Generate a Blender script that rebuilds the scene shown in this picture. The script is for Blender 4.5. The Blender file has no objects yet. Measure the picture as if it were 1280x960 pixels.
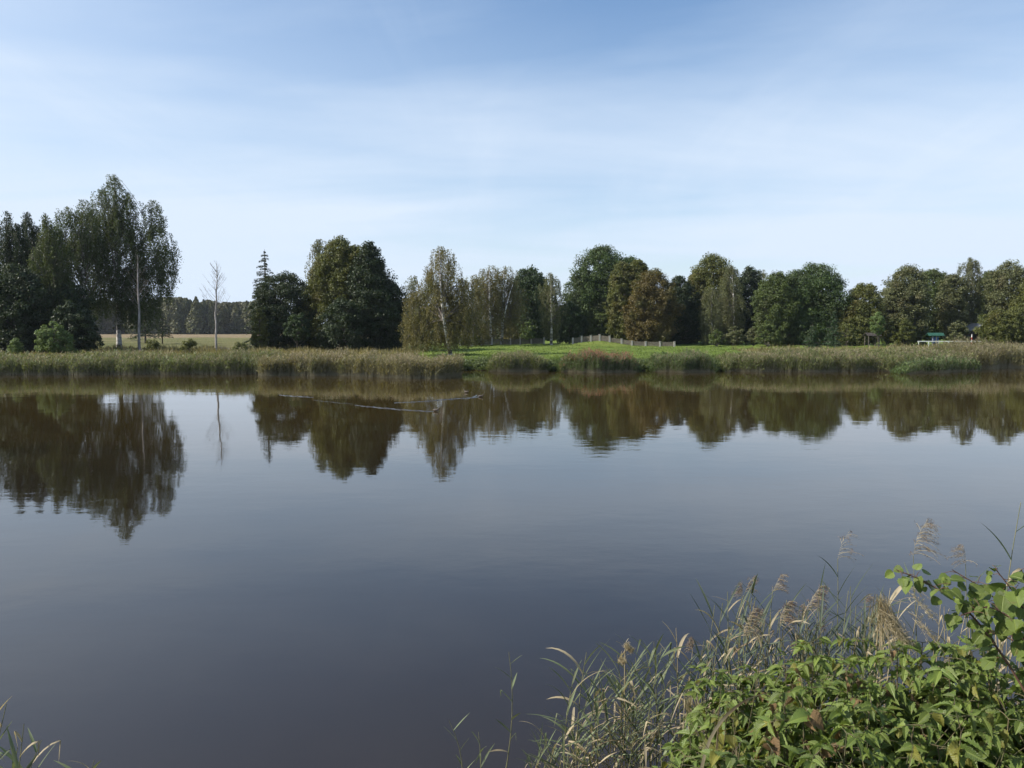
import bpy, math, random
import numpy as np
from mathutils import Vector

C = bpy.context.scene.collection
SC = bpy.context.scene
F, CAMH, HOR = 967.0, 3.6, 412.0
TH = math.atan((480 - HOR) / F)
R = np.random.default_rng(7)

# ---------------------------------------------------------------- placing
def at(px, row, Y):
    """world point on the sight line of a photo pixel at forward distance Y"""
    a, b = (px - 640) / F, (480 - row) / F
    dy = math.cos(TH) + b * math.sin(TH); dz = -math.sin(TH) + b * math.cos(TH)
    k = Y / dy
    return Vector((a * k, Y, CAMH + dz * k))

def ss(x, a, b):
    t = np.clip((x - a) / (b - a), 0, 1); return t * t * (3 - 2 * t)

def far_shore(x):
    return np.interp(x, [-200, -60, -35, -9, -4, 10, 24, 36, 48, 70, 200], [60, 60, 62, 64, 68.5, 68, 67, 68, 75, 80, 82]) + 0.35 * np.sin(x * 1.3) + 0.2 * np.sin(x * 3.1 + 1)

def near_shore(x):
    return 5.1 + 0.25 * np.sin(x * 0.9) + 0.12 * np.sin(x * 2.7 + 1)

def ground(x, y):
    x = np.asarray(x, float); y = np.asarray(y, float)
    df = y - far_shore(x); dn = near_shore(x) - y; dl = np.abs(x) - 135
    zf = np.interp(df, [-8, 0, 1.2, 6, 60, 400, 3000], [-1.8, 0, 0.45, 1.0, 1.25, 1.2, 1.2])
    zn = np.interp(dn, [-8, 0, 1.0, 4.0, 6, 40], [-1.8, 0, 0.45, 1.72, 1.98, 2.1])
    zl = np.interp(dl, [-10, 0, 8], [-1.8, 0, 1.2])
    z = np.maximum(np.maximum(zf, zn), zl)
    z = z + 0.75 * np.exp(-(((x - 13.0) / 3.6) ** 2 + ((y - 118) / 5.0) ** 2))
    w = ss(z, 0.1, 0.6)
    z = z + w * (0.05 * np.sin(x * 0.7 + y * 0.3) + 0.04 * np.sin(x * 1.9 - y * 0.8) + 0.1 * np.sin(x * 0.11 + y * 0.07))
    return z
def gz(x, y): return float(ground(x, y))

# ---------------------------------------------------------------- mesh helper
class MB:
    def __init__(s): s.v = []; s.f = []; s.n = 0; s.m = []; s.uv = []; s.sm = []
    def add(s, v, f, mi=0, uv=None, smooth=True):
        v = np.asarray(v, float).reshape(-1, 3); f = np.asarray(f, int)
        s.v.append(v); s.f.append(f + s.n); s.m.append(np.full(len(f), mi)); s.n += len(v)
        s.sm.append(np.full(len(f), smooth))
        s.uv.append(uv if uv is not None else np.zeros((len(v), 2)))
        return s
    def build(s, name, mats, parent=None, origin=None):
        me = bpy.data.meshes.new(name)
        V = np.concatenate(s.v)
        if origin is not None: V = V - np.asarray(origin, float)
        sizes = np.concatenate([np.full(len(f), f.shape[1]) for f in s.f])
        loops = np.concatenate([f.ravel() for f in s.f])
        me.vertices.add(len(V)); me.vertices.foreach_set('co', V.astype(np.float32).ravel())
        me.loops.add(len(loops)); me.loops.foreach_set('vertex_index', loops.astype(np.int32))
        me.polygons.add(len(sizes))
        st = np.concatenate([[0], np.cumsum(sizes)[:-1]])
        me.polygons.foreach_set('loop_start', st.astype(np.int32))
        me.polygons.foreach_set('loop_total', sizes.astype(np.int32))
        me.polygons.foreach_set('material_index', np.concatenate(s.m).astype(np.int32))
        me.polygons.foreach_set('use_smooth', np.concatenate(s.sm))
        UV = np.concatenate(s.uv)
        if UV.any():
            l = me.uv_layers.new(name='uv'); l.data.foreach_set('uv', UV[loops].astype(np.float32).ravel())
        me.update(calc_edges=True)
        for m in (mats if isinstance(mats, (list, tuple)) else [mats]): me.materials.append(m)
        o = bpy.data.objects.new(name, me); C.objects.link(o)
        if parent is not None: o.parent = parent
        return o

def tube(mb, pts, rad, sides=6, mi=0, cap=True):
    P = np.asarray(pts, float); n = len(P); rad = np.broadcast_to(np.asarray(rad, float), (n,))
    T = np.gradient(P, axis=0); T /= np.linalg.norm(T, axis=1)[:, None] + 1e-9
    ref = np.array([0.31, 0.95, 0.05]) if abs(T[0][1]) < .9 else np.array([1, .1, .1])
    A = np.cross(T, ref); A /= np.linalg.norm(A, axis=1)[:, None] + 1e-9
    B = np.cross(T, A)
    an = np.arange(sides) / sides * 2 * np.pi
    V = P[:, None] + rad[:, None, None] * (np.cos(an)[None, :, None] * A[:, None] + np.sin(an)[None, :, None] * B[:, None])
    i = np.arange(n - 1)[:, None] * sides; j = np.arange(sides)[None]; k = (j + 1) % sides
    f = np.stack([i + j, i + k, i + sides + k, i + sides + j], -1).reshape(-1, 4)
    mb.add(V.reshape(-1, 3), f, mi)
    if cap and sides == 4:
        mb.add(V[-1], [[0, 1, 2, 3]], mi)

def box(mb, c, s, mi=0, rz=0.0, bev=0.0):
    x, y, z = np.array(s) / 2
    b = bev
    v = []
    for zz, k in ((-z, b), (-z + b, 0), (z - b, 0), (z, b)) if b else ((-z, 0), (z, 0)):
        v += [(-x + k, -y + k, zz), (x - k, -y + k, zz), (x - k, y - k, zz), (-x + k, y - k, zz)]
    v = np.array(v); n = len(v) // 4
    ca, sa = math.cos(rz), math.sin(rz)
    v = v @ np.array([[ca, sa, 0], [-sa, ca, 0], [0, 0, 1]]) + np.array(c)
    f = [[3, 2, 1, 0], [4 * n - 4, 4 * n - 3, 4 * n - 2, 4 * n - 1]]
    for i in range(n - 1):
        for j in range(4): f.append([4 * i + j, 4 * i + (j + 1) % 4, 4 * i + 4 + (j + 1) % 4, 4 * i + 4 + j])
    mb.add(v, f, mi, smooth=False)

def norm(a): return a / (np.linalg.norm(a, axis=-1, keepdims=True) + 1e-9)

def frames(nrm, along):
    """rows: x = width, y = length, z = normal"""
    n = norm(nrm); y = norm(along - (along * n).sum(-1, keepdims=True) * n); x = np.cross(y, n)
    return np.stack([x, y, n], 1)      # (k,3,3): v_local @ M

def scatter(mb, tv, tf, pos, M, size, mi=0, uv=None, smooth=True):
    """copies of a leaf template; size (k,) or (k,3)"""
    size = np.asarray(size, float)
    if size.ndim == 1: size = size[:, None] * np.ones(3)
    k = len(pos)
    V = np.einsum('kvi,kij->kvj', tv[None] * size[:, None], M) + pos[:, None]
    f = (tf[None] + (np.arange(k) * len(tv))[:, None, None]).reshape(-1, tf.shape[1])
    mb.add(V.reshape(-1, 3), f, mi, None if uv is None else np.tile(uv, (k, 1)), smooth)

RH = np.array([[0, -.5, 0], [.36, 0, .06], [0, .5, -.03], [-.36, 0, .06]]); RHF = np.array([[0, 1, 2, 3]])

# ---------------------------------------------------------------- materials
def nt(name):
    m = bpy.data.materials.new(name); m.use_nodes = True; t = m.node_tree; t.nodes.clear()
    return m, t, lambda ty, **k: node(t, ty, **k)
def node(t, ty, ins=None, **k):
    n = t.nodes.new(ty)
    for a, b in k.items(): setattr(n, a, b)
    for a, b in (ins or {}).items():
        if isinstance(b, bpy.types.NodeSocket): t.links.new(b, n.inputs[a])
        else: n.inputs[a].default_value = b
    return n
def c4(c): return (c[0], c[1], c[2], 1)
def mixc(N, f, a, b, bt='MIX'):
    n = N('ShaderNodeMix', data_type='RGBA', blend_type=bt)
    t = n.id_data
    for i, x in ((0, f), (6, a), (7, b)):
        if isinstance(x, bpy.types.NodeSocket): t.links.new(x, n.inputs[i])
        else: n.inputs[i].default_value = x if i == 0 else c4(x)
    return n.outputs[2]
def ramp(N, fac, stops):
    n = N('ShaderNodeValToRGB', ins={'Fac': fac}); e = n.color_ramp.elements
    while len(e) < len(stops): e.new(.5)
    for x, (p, c) in zip(e, stops): x.position = p; x.color = c4(c)
    return n.outputs['Color']
def maths(N, op, a, b=None, clamp=False):
    n = N('ShaderNodeMath', operation=op, use_clamp=clamp); t = n.id_data
    for i, x in enumerate((a, b)):
        if x is None: continue
        if isinstance(x, bpy.types.NodeSocket): t.links.new(x, n.inputs[i])
        else: n.inputs[i].default_value = x
    return n.outputs[0]

def leaf_mat(name, lo, hi, alt, alt_at=.5, transl=.3, scale=.3, rough=.55, spec=.3, veins=False):
    m, t, N = nt(name)
    geo = N('ShaderNodeNewGeometry'); tc = N('ShaderNodeTexCoord'); oi = N('ShaderNodeObjectInfo')
    col = mixc(N, geo.outputs['Random Per Island'], lo, hi)
    nz = N('ShaderNodeTexNoise', ins={'Vector': tc.outputs['Object'], 'Scale': scale, 'Detail': 3.0, 'Roughness': .6})
    f = N('ShaderNodeMapRange', ins={'Value': nz.outputs['Fac'], 'From Min': alt_at, 'From Max': alt_at + .18})
    col = mixc(N, f.outputs[0], col, alt)
    rnd = N('ShaderNodeMath', operation='MULTIPLY', ins={0: geo.outputs['Random Per Island'], 1: 7.31})
    fr = maths(N, 'FRACT', rnd.outputs[0])
    v = maths(N, 'MULTIPLY_ADD', fr, .7); v.node.inputs[2].default_value = .65
    hsv = N('ShaderNodeHueSaturation', ins={'Color': col, 'Value': v, 'Saturation': 1.0})
    col = hsv.outputs[0]
    p = N('ShaderNodeBsdfPrincipled', ins={'Base Color': col, 'Roughness': rough})
    p.inputs['Specular IOR Level'].default_value = spec
    if veins:
        uv = N('ShaderNodeUVMap'); sx = N('ShaderNodeSeparateXYZ', ins={0: uv.outputs[0]})
        au = maths(N, 'ABSOLUTE', maths(N, 'SUBTRACT', sx.outputs[0], .5))
        ph = maths(N, 'MULTIPLY', maths(N, 'SUBTRACT', sx.outputs[1], maths(N, 'MULTIPLY', au, .55)), 50.)
        w = maths(N, 'ABSOLUTE', maths(N, 'SINE', ph))
        w = maths(N, 'POWER', w, .45)
        mid = N('ShaderNodeMapRange', ins={'Value': au, 'From Min': 0.0, 'From Max': .05})
        w = maths(N, 'MULTIPLY', w, mid.outputs[0])
        n2 = N('ShaderNodeTexNoise', ins={'Vector': tc.outputs['Object'], 'Scale': 60.0})
        bh = maths(N, 'ADD', w, maths(N, 'MULTIPLY', n2.outputs['Fac'], .7))
        bp = N('ShaderNodeBump', ins={'Height': bh, 'Strength': .55, 'Distance': .004})
        t.links.new(bp.outputs[0], p.inputs['Normal'])
        vc = maths(N, 'SUBTRACT', 1.0, w)
        col2 = mixc(N, maths(N, 'MULTIPLY', vc, .35), col, (hi[0] * 1.9, hi[1] * 1.7, hi[2] * 1.6))
        sp = N('ShaderNodeTexNoise', ins={'Vector': tc.outputs['Object'], 'Scale': 28.0, 'Detail': 2.0})
        sf = N('ShaderNodeMapRange', ins={'Value': sp.outputs['Fac'], 'From Min': .66, 'From Max': .72})
        col2 = mixc(N, maths(N, 'MULTIPLY', sf.outputs[0], .5), col2, (.16, .11, .035))
        t.links.new(col2, p.inputs['Base Color'])
    tr = N('ShaderNodeBsdfTranslucent')
    tcx = mixc(N, .5, col, (hi[0] * 1.5, hi[1] * 1.45, hi[2] * .7)); t.links.new(tcx, tr.inputs['Color'])
    mx = N('ShaderNodeMixShader', ins={0: transl, 1: p.outputs[0], 2: tr.outputs[0]})
    N('ShaderNodeOutputMaterial', ins={0: mx.outputs[0]})
    return m

def bark_mat(name, a, b, marks=False, scale=6.):
    m, t, N = nt(name)
    tc = N('ShaderNodeTexCoord')
    mp = N('ShaderNodeMapping', ins={'Vector': tc.outputs['Object'], 'Scale': (1, 1, 3.0) if marks else (1, 1, .25)})
    nz = N('ShaderNodeTexNoise', ins={'Vector': mp.outputs[0], 'Scale': scale if not marks else .9, 'Detail': 4.0, 'Roughness': .7})
    col = ramp(N, nz.outputs['Fac'], [(.42, a), (.56, b)])
    bp = N('ShaderNodeBump', ins={'Height': nz.outputs['Fac'], 'Strength': .5, 'Distance': .02})
    p = N('ShaderNodeBsdfPrincipled', ins={'Base Color': col, 'Roughness': .85, 'Normal': bp.outputs[0]})
    N('ShaderNodeOutputMaterial', ins={0: p.outputs[0]}); return m

def plain(name, a, b, rough=.6, scale=3., bump=.3, metal=0.):
    m, t, N = nt(name)
    tc = N('ShaderNodeTexCoord')
    nz = N('ShaderNodeTexNoise', ins={'Vector': tc.outputs['Object'], 'Scale': scale, 'Detail': 5.0, 'Roughness': .65})
    col = ramp(N, nz.outputs['Fac'], [(.35, a), (.65, b)])
    bp = N('ShaderNodeBump', ins={'Height': nz.outputs['Fac'], 'Strength': bump, 'Distance': .02})
    p = N('ShaderNodeBsdfPrincipled', ins={'Base Color': col, 'Roughness': rough, 'Metallic': metal, 'Normal': bp.outputs[0]})
    N('ShaderNodeOutputMaterial', ins={0: p.outputs[0]}); return m

M = {}
#                              lo                  hi                  alt
M['dark']   = leaf_mat('dark_foliage',   (.024, .038, .016), (.046, .066, .024), (.042, .052, .024), .50, .22)
M['deep']   = leaf_mat('deep_green_foliage', (0.030, 0.053, 0.018), (0.055, 0.085, 0.028), (0.037, 0.055, 0.028), .52, .25)
M['oak']    = leaf_mat('oak_foliage',    (0.042, 0.071, 0.022), (0.078, 0.118, 0.033), (0.061, 0.078, 0.031), .50, .28)
M['olive']  = leaf_mat('olive_foliage',  (0.081, 0.095, 0.024), (0.132, 0.140, 0.038), (0.116, 0.095, 0.030), .52, .30)
M['brown']  = leaf_mat('brownish_foliage', (.112, .102, .036), (.185, .160, .058), (.095, .108, .036), .50, .30)
M['grey']   = leaf_mat('greyish_foliage', (0.087, 0.099, 0.041), (0.149, 0.156, 0.067), (0.115, 0.103, 0.046), .52, .28)
M['red']    = leaf_mat('russet_foliage', (.090, .078, .026), (.150, .112, .036), (.086, .096, .030), .50, .30)
M['green']  = leaf_mat('green_foliage',  (0.064, 0.092, 0.028), (0.108, 0.138, 0.039), (0.085, 0.097, 0.037), .50, .30)
M['light']  = leaf_mat('pale_green_foliage', (0.095, 0.142, 0.046), (0.155, 0.209, 0.065), (0.108, 0.135, 0.041), .55, .32)
M['birch']  = leaf_mat('birch_foliage',  (0.049, 0.068, 0.024), (0.089, 0.113, 0.035), (0.081, 0.086, 0.038), .52, .30)
M['pine']   = leaf_mat('pine_foliage',   (0.041, 0.076, 0.032), (0.068, 0.111, 0.049), (0.062, 0.095, 0.035), .55, .15)
M['far']    = leaf_mat('far_foliage',    (.066, .072, .024), (.110, .112, .036), (.092, .078, .034), .50, .15, .05)
M['bark']   = bark_mat('dark_bark', (.045, .036, .028), (.11, .09, .07))
M['twig']   = bark_mat('grey_twig_bark', (.12, .10, .085), (.22, .19, .16))
M['white_bark'] = bark_mat('white_birch_bark', (.09, .08, .07), (.60, .57, .52), True)
M['limb'] = bark_mat('limb_bark', (.09, .075, .06), (.20, .17, .14))
M['dead_bark'] = bark_mat('dead_wood_bark', (.20, .18, .16), (.36, .33, .30))

# ---------------------------------------------------------------- tags
def tag(o, label, cat=None, group=None, kind=None):
    o['label'] = label
    if cat: o['category'] = cat
    if group: o['group'] = group
    if kind: o['kind'] = kind
    return o
def empty(name, loc, label, cat, group=None):
    o = bpy.data.objects.new(name, None); C.objects.link(o); o.location = loc; o.empty_display_size = .2
    return tag(o, label, cat, group)

# ---------------------------------------------------------------- trees
PR = {
 'round': ([0, .12, .35, .6, .8, .93, 1], [.35, .72, .97, 1, .82, .52, .15]),
 'dome':  ([0, .1, .4, .7, .88, 1], [.75, .92, 1, .86, .58, .12]),
 'oval':  ([0, .15, .4, .7, .9, 1], [.35, .75, 1, .85, .5, .1]),
 'col':   ([0, .1, .5, .8, .93, 1], [.6, .85, 1, .8, .5, .08]),
 'cone':  ([0, .08, .3, .6, .85, 1], [.7, .95, 1, .6, .3, .03]),
 'top':   ([0, .2, .5, .75, 1], [.9, 1, .8, .5, .1]),
}
def lobe_points(rng, n, prof, shell=.4):
    tt, rr = PR[prof]
    out = []
    w = []
    while len(out) < n:
        t = rng.random(); r = np.interp(t, tt, rr)
        if rng.random() > r ** 1.0: continue
        out.append((t, r * rng.random() ** shell, rng.random() * 2 * math.pi)); w.append(r)
    return np.array(out)

def make_tree(name, label, cat, mat, Y, lobes, base_px, kind='broad', leaf=.2, dens=1., bark='bark',
              group=None, trunk_r=None, depth=.85, trunks=None, seed=None, bend=0., front=0.):
    """lobes: (px, top row, bottom row, half width px, profile)"""
    rng = np.random.default_rng(seed if seed is not None else int(abs(base_px) * 13 + Y * 7 + lobes[0][1]))
    b = at(base_px, 430, Y); gx, gy = b.x, Y
    g = gz(gx, gy)
    root = empty(name, (gx, gy, g), label, cat, group)
    o0 = np.array([gx, gy, g])
    mc = MB(); mt = MB()
    topz = max(at(l[0], l[1], Y).z for l in lobes)
    H = topz - g
    tr = trunk_r or (.012 * H + .04)
    allc = []
    for (px, top, bot, hw, prof) in lobes:
        zt = at(px, top, Y).z; zb = max(at(px, bot, Y).z, g + .05); cx = at(px, top, Y).x; rw = hw * Y / F * (1.0 if kind == 'birch' else 1.12)
        hgt = zt - zb
        area = hgt * rw * 2
        if kind == 'birch':
            ns = int(max(30, area * 6.0 * dens))
            pts = lobe_points(rng, ns, prof, .55)
            t, r, a = pts.T
            wob = 1 + .22 * np.sin(2 * a + 5 * t + rng.random() * 6) + .16 * np.sin(5 * a + 9 * t + rng.random() * 6)
            x = cx + rw * r * wob * np.cos(a); y = gy + rw * depth * r * wob * np.sin(a)
            L = np.minimum(rng.uniform(.5, 1.0, ns) * (.9 + .07 * H), hgt * .3)
            z = zb + hgt * t; z = np.minimum(z + L * .25, zt - .02 * hgt * rng.random(ns))
            allc.append(np.stack([x, y, z], 1))
            per = np.maximum((L / (leaf * .24)).astype(int), 7)
            P = []; 
            for i in range(ns):
                k = per[i]; s = np.sort(rng.random(k)) 
                sway = rng.normal(0, .10, 2)
                out = np.array([x[i] - cx, y[i] - gy]); out /= np.linalg.norm(out) + .3
                q = np.empty((k, 3))
                q[:, 0] = x[i] + (sway[0] + .35 * out[0] * L[i] * .5) * s + rng.normal(0, leaf * .75, k)
                q[:, 1] = y[i] + (sway[1] + .35 * out[1] * L[i] * .5) * s + rng.normal(0, leaf * .75, k)
                q[:, 2] = np.maximum(z[i] + .12 * L[i] * np.sin(s * 2.) - L[i] * s, g + .1)
                P.append(q)
            P = np.concatenate(P); k = len(P)
            nr = norm(rng.normal(0, 1, (k, 3)) * [1, 1, .55] + [0, 0, .25])
            al = rng.normal(0, .55, (k, 3)) + [0, 0, -1.]
            scatter(mc, RH, RHF, P, frames(nr, al), np.stack([np.ones(k) * .75, np.ones(k) * 1.15, np.ones(k)], 1) * (leaf * rng.uniform(.6, 1.25, k))[:, None])
        else:
            cr = max(.28, .090 * min(rw * 2, hgt)) if kind == 'broad' else .3
            nc = int(max(24, area * 3.4 * dens / max(cr, .45) ** 1.5))
            pts = lobe_points(rng, nc, prof, .34)
            t, r, a = pts.T
            p1, p2 = rng.random(2) * 6
            wob = 1 + .13 * np.sin(3 * a + 6 * t + p1) + .12 * np.sin(5 * a - 11 * t + p2) + rng.normal(0, .07, nc)
            c = np.stack([cx + rw * .93 * r * wob * np.cos(a), gy + rw * depth * r * wob * np.sin(a), zb + hgt * t * .97], 1)
            allc.append(c)
            nl = int(105 * max(cr, .45) ** 1.3 / (leaf / .22) ** 1.7) + 14
            csz = cr * rng.uniform(.65, 1.35, nc)
            off = norm(rng.normal(0, 1, (nc, nl, 3))) * rng.random((nc, nl, 1)) ** .45 * [1.1, 1.1, .8]
            P = (c[:, None] + off * csz[:, None, None]).reshape(-1, 3)
            k = len(P)
            nr = norm(off.reshape(-1, 3) * .9 + rng.normal(0, .55, (k, 3)) + [0, 0, .35])
            al = rng.normal(0, 1, (k, 3)) + [0, 0, -.4]
            P[:, 2] = np.maximum(P[:, 2], g + .08)
            scatter(mc, RH, RHF, P, frames(nr, al), leaf * rng.uniform(.6, 1.35, k))
    allc = np.concatenate(allc)
    # trunk and limbs
    def limb(p0, p1, r0, r1, sag=.15, sides=5, n=5, mi=1):
        p0 = np.array(p0); p1 = np.array(p1); s = np.linspace(0, 1, n)[:, None]
        d = p1 - p0; L = np.linalg.norm(d)
        P = p0 + d * s + np.array([0, 0, 1]) * (np.sin(s * math.pi) * L * sag) + rng.normal(0, .02 * L, (n, 3)) * np.sin(s * math.pi)
        tube(mt, P, np.linspace(r0, r1, n), sides, mi); return P
    tl = trunks or [(0, lobes[0][0], lobes[0][1] + 2, 1.)]
    prim = None
    for (dbx, tpx, trow, fr) in tl:
        tp = at(tpx, trow, Y); p0 = np.array([gx + dbx, gy, g - .25])
        if prim is not None: p0 = prim[3]
        p1 = np.array([tp.x, gy, tp.z])
        n = 11; s = np.linspace(0, 1, n)
        P = p0 + (p1 - p0) * s[:, None]
        P[:, 0] += bend * np.sin(s * math.pi) + np.cumsum(rng.normal(0, .012 * H / 5, n)) * np.sin(s * math.pi)
        P[:, 1] += np.cumsum(rng.normal(0, .012 * H / 5, n)) * np.sin(s * math.pi)
        P[:, 1] -= front * np.minimum(1, s * 3) * (1 - .5 * s)
        rad = tr * fr * (1 - s) ** .8 + .015; rad[0] *= 1.35
        tube(mt, P, rad, 8)
        if prim is None: prim = P
        k = min(len(allc), int((40 if kind == 'birch' else 24) * fr * fr + 4))
        idx = rng.permutation(len(allc))[:k]
        for q in allc[idx]:
            h = np.clip((q[2] - P[0, 2]) / (P[-1, 2] - P[0, 2]), .12, .97)
            d = math.hypot(q[0] - gx, q[1] - gy) / max(H, .1)
            hh = max(.34 if kind == 'birch' else .10, h - .10 - d * .7)
            st = np.array([np.interp(hh, s, P[:, i]) for i in range(3)])
            r0 = np.interp(hh, s, rad) * .5
            limb(st, q, max(r0, .02), .012, .10 if kind == 'birch' else .04)
    if kind == 'birch':
        for q in allc[::3]:
            e = q + [rng.normal(0, .15), rng.normal(0, .15), -rng.uniform(.4, 1.1)]
            e[2] = max(e[2], g + .3)
            tube(mt, [q + [0, 0, .1], (q + e) / 2 + [.05, 0, .1], e], [.014, .010, .006], 3, 1)
    mt.build('trunk', [M[bark], M['limb']], root, o0)
    mc.build('crown', mat if not isinstance(mat, str) else M[mat], root, o0)
    return root

def make_conifer(name, label, cat, mat, px, top, bot, hw, Y, leaf=.16, dens=1., sparse_top=0., group=None, seed=1, step=.42):
    rng = np.random.default_rng(seed + int(px) + int(Y))
    b = at(px, 430, Y); gx, gy = b.x, Y; g = gz(gx, gy)
    root = empty(name, (gx, gy, g), label, cat, group); o0 = np.array([gx, gy, g])
    zt = at(px, top, Y).z; zb = max(at(px, bot, Y).z, g + .15); rw = hw * Y / F; H = zt - zb
    mt = MB(); mc = MB()
    tube(mt, [(gx, gy, g - .2), (gx + .05, gy, (g + zt) / 2), (gx, gy, zt)], [.02 * H + .03, .012 * H + .02, .012], 7)
    z = zb; PP = []; NN = []; AA = []
    while z < zt - .1:
        t = (z - zb) / H
        rr = rw * (1 - t) ** .85 * rng.uniform(.75, 1.1) + .08
        for i in range(int(5 + 3 * (1 - t))):
            if sparse_top and t > 1 - sparse_top and rng.random() < .35: continue
            a = rng.random() * 6.283; L = rr * rng.uniform(.7, 1.15)
            d = np.array([math.cos(a), math.sin(a), 0]); s = np.linspace(0, 1, 4)[:, None]
            P = np.array([gx, gy, z]) + d * L * s + np.array([0, 0, 1]) * (.10 * L * s - .30 * L * s ** 2 + .12 * L * s ** 3)
            tube(mt, P, [.028, .02, .014, .008], 4)
            k = int(L * 34 * dens / (leaf / .16) ** 1.5) + 4
            u = rng.random((k, 1)) ** .8
            side = np.array([-d[1], d[0], 0])
            q = np.array([gx, gy, z]) + d * L * u + side * rng.normal(0, .16, (k, 1)) * (1.25 - u) * L * .8 + np.array([0, 0, 1]) * (.10 * L * u - .30 * L * u ** 2 + rng.normal(0, .06, (k, 1)) - .08)
            PP.append(q); NN.append(rng.normal(0, .5, (k, 3)) + [0, 0, .8]); AA.append(d + rng.normal(0, .5, (k, 3)))
        z += step * rng.uniform(.6, 1.25) * (1 - .4 * t)
    PP = np.concatenate(PP); NN = norm(np.concatenate(NN)); AA = np.concatenate(AA); k = len(PP)
    PP[:, 2] = np.maximum(PP[:, 2], g + .05)
    scatter(mc, RH, RHF, PP, frames(NN, AA), np.stack([np.ones(k) * .7, np.ones(k) * 1.3, np.ones(k)], 1) * (leaf * rng.uniform(.6, 1.3, k))[:, None])
    mt.build('trunk', M['bark'], root, o0); mc.build('crown', M[mat], root, o0)
    return root

def make_bare(name, label, px, top, Y, base_px, mat, tr, nb, spread, lowtwigs=0, seed=3, leafmat=None, group=None):
    rng = np.random.default_rng(seed); b = at(base_px, 430, Y); g = gz(b.x, Y); tp = at(px, top, Y)
    root = empty(name, (b.x, Y, g), label, 'tree', group); o0 = np.array([b.x, Y, g]); mt = MB(); br = MB(); mc = MB()
    n = 10; s = np.linspace(0, 1, n)
    P = np.array([b.x, Y, g - .2]) + np.array([tp.x - b.x, 0, tp.z - g + .2]) * s[:, None]; P[:, 0] += rng.normal(0, .06, n) * np.sin(s * 3.1)
    rad = tr * (1 - s) ** .7 + .012
    tube(mt, P, rad, 7)
    H = tp.z - g; tips = []
    for i in range(nb):
        h = rng.uniform(.42, .98); a = rng.random() * 6.283; L = spread * (1.15 - h) * rng.uniform(.6, 1.3)
        p0 = np.array([np.interp(h, s, P[:, k]) for k in range(3)]); d = np.array([math.cos(a), math.sin(a) * .8, 0])
        q = [p0, p0 + d * L * .5 + [0, 0, L * .55], p0 + d * L + [0, 0, L * 1.25]]
        tube(br, q, [.022, .013, .006], 4); tips += q[1:]
        for j in range(3):
            a2 = rng.random() * 6.283; q1 = q[1] + (q[2] - q[1]) * rng.random()
            tube(br, [q1, q1 + np.array([math.cos(a2), math.sin(a2), 1.2]) * L * .22], [.009, .005], 3); tips.append(q1)
    for i in range(lowtwigs):
        h = rng.uniform(.03, .14); a = rng.random() * 6.283; L = rng.uniform(.6, 1.9)
        p0 = np.array([np.interp(h, s, P[:, k]) for k in range(3)]); d = np.array([math.cos(a), math.sin(a), 0])
        tube(br, [p0, p0 + d * L * .5 + [0, 0, .15], p0 + d * L + [0, 0, .0]], [.02, .014, .007], 4)
        for j in range(3):
            q1 = p0 + d * L * rng.uniform(.3, 1); tube(br, [q1, q1 + rng.normal(0, .25, 3)], [.01, .006], 3)
    off = mt.n; mt.v += br.v; mt.f += [f_ + off for f_ in br.f]; mt.m += [m_ + 1 for m_ in br.m]; mt.uv += br.uv; mt.sm += br.sm; mt.n += br.n
    mt.build('trunk', [M[mat], M['twig']], root, o0)
    if leafmat:
        T = np.array(tips); T = np.repeat(T, 8, 0) + rng.normal(0, .22, (len(T) * 8, 3)); k = len(T)
        scatter(mc, RH, RHF, T, frames(rng.normal(0, 1, (k, 3)), rng.normal(0, 1, (k, 3))), .10 * rng.uniform(.6, 1.2, k))
        mc.build('crown', M[leafmat], root, o0)
    return root

# ---- trees of the left bank
GL = 'dark trees crowded at the left edge of the bank'
T = make_tree
T('birch_tree', 'dark tall tree outermost at the left frame edge', 'tree', 'dark', 84, [(-50, 258, 436, 42, 'col')], -50, 'birch', .17, 1.9, group=GL)
T('birch_tree', 'feathery dark tree whose pointed top rises first at the left edge', 'tree', 'dark', 80, [(8, 262, 436, 33, 'cone'), (20, 279, 400, 21, 'dome')], 8, 'birch', .16, 2.1, group=GL)
T('birch_tree', 'feathery dark tree with the middle one of three pointed tops beside the tall weeping birch', 'tree', 'dark', 83, [(33, 263, 436, 31, 'cone'), (45, 281, 400, 20, 'dome')], 32, 'birch', .16, 2.1, group=GL)
T('birch_tree', 'feathery dark tree with narrow top just left of the shoulder birch', 'tree', 'birch', 79, [(57, 265, 434, 29, 'cone'), (68, 277, 400, 18, 'dome')], 58, 'birch', .16, 2.0, group=GL)
T('alder_tree', 'low very dark broad tree filling the foot of the left group', 'tree', 'dark', 76, [(20, 330, 440, 40, 'dome'), (-30, 340, 440, 34, 'dome')], 15, 'broad', .2, 1.0)
T('alder_tree', 'dark round tree behind the pale green bush at left', 'tree', 'dark', 80, [(78, 345, 438, 30, 'dome')], 78, 'broad', .2, 1.0)
T('dark_bush', 'dark low bush at the right end of the left tree group', 'bush', 'dark', 74, [(96, 388, 437, 24, 'dome'), (84, 375, 437, 18, 'dome')], 92, 'broad', .17, 1.1, trunk_r=.06)
T('birch_tree', 'weeping birch forming the left shoulder of the tallest birch', 'tree', 'birch', 86, [(104, 249, 330, 19, 'dome'), (84, 258, 335, 19, 'dome'), (95, 290, 400, 27, 'dome'), (70, 280, 380, 16, 'dome')], 104, 'birch', .16, 1.25, 'white_bark')
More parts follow.
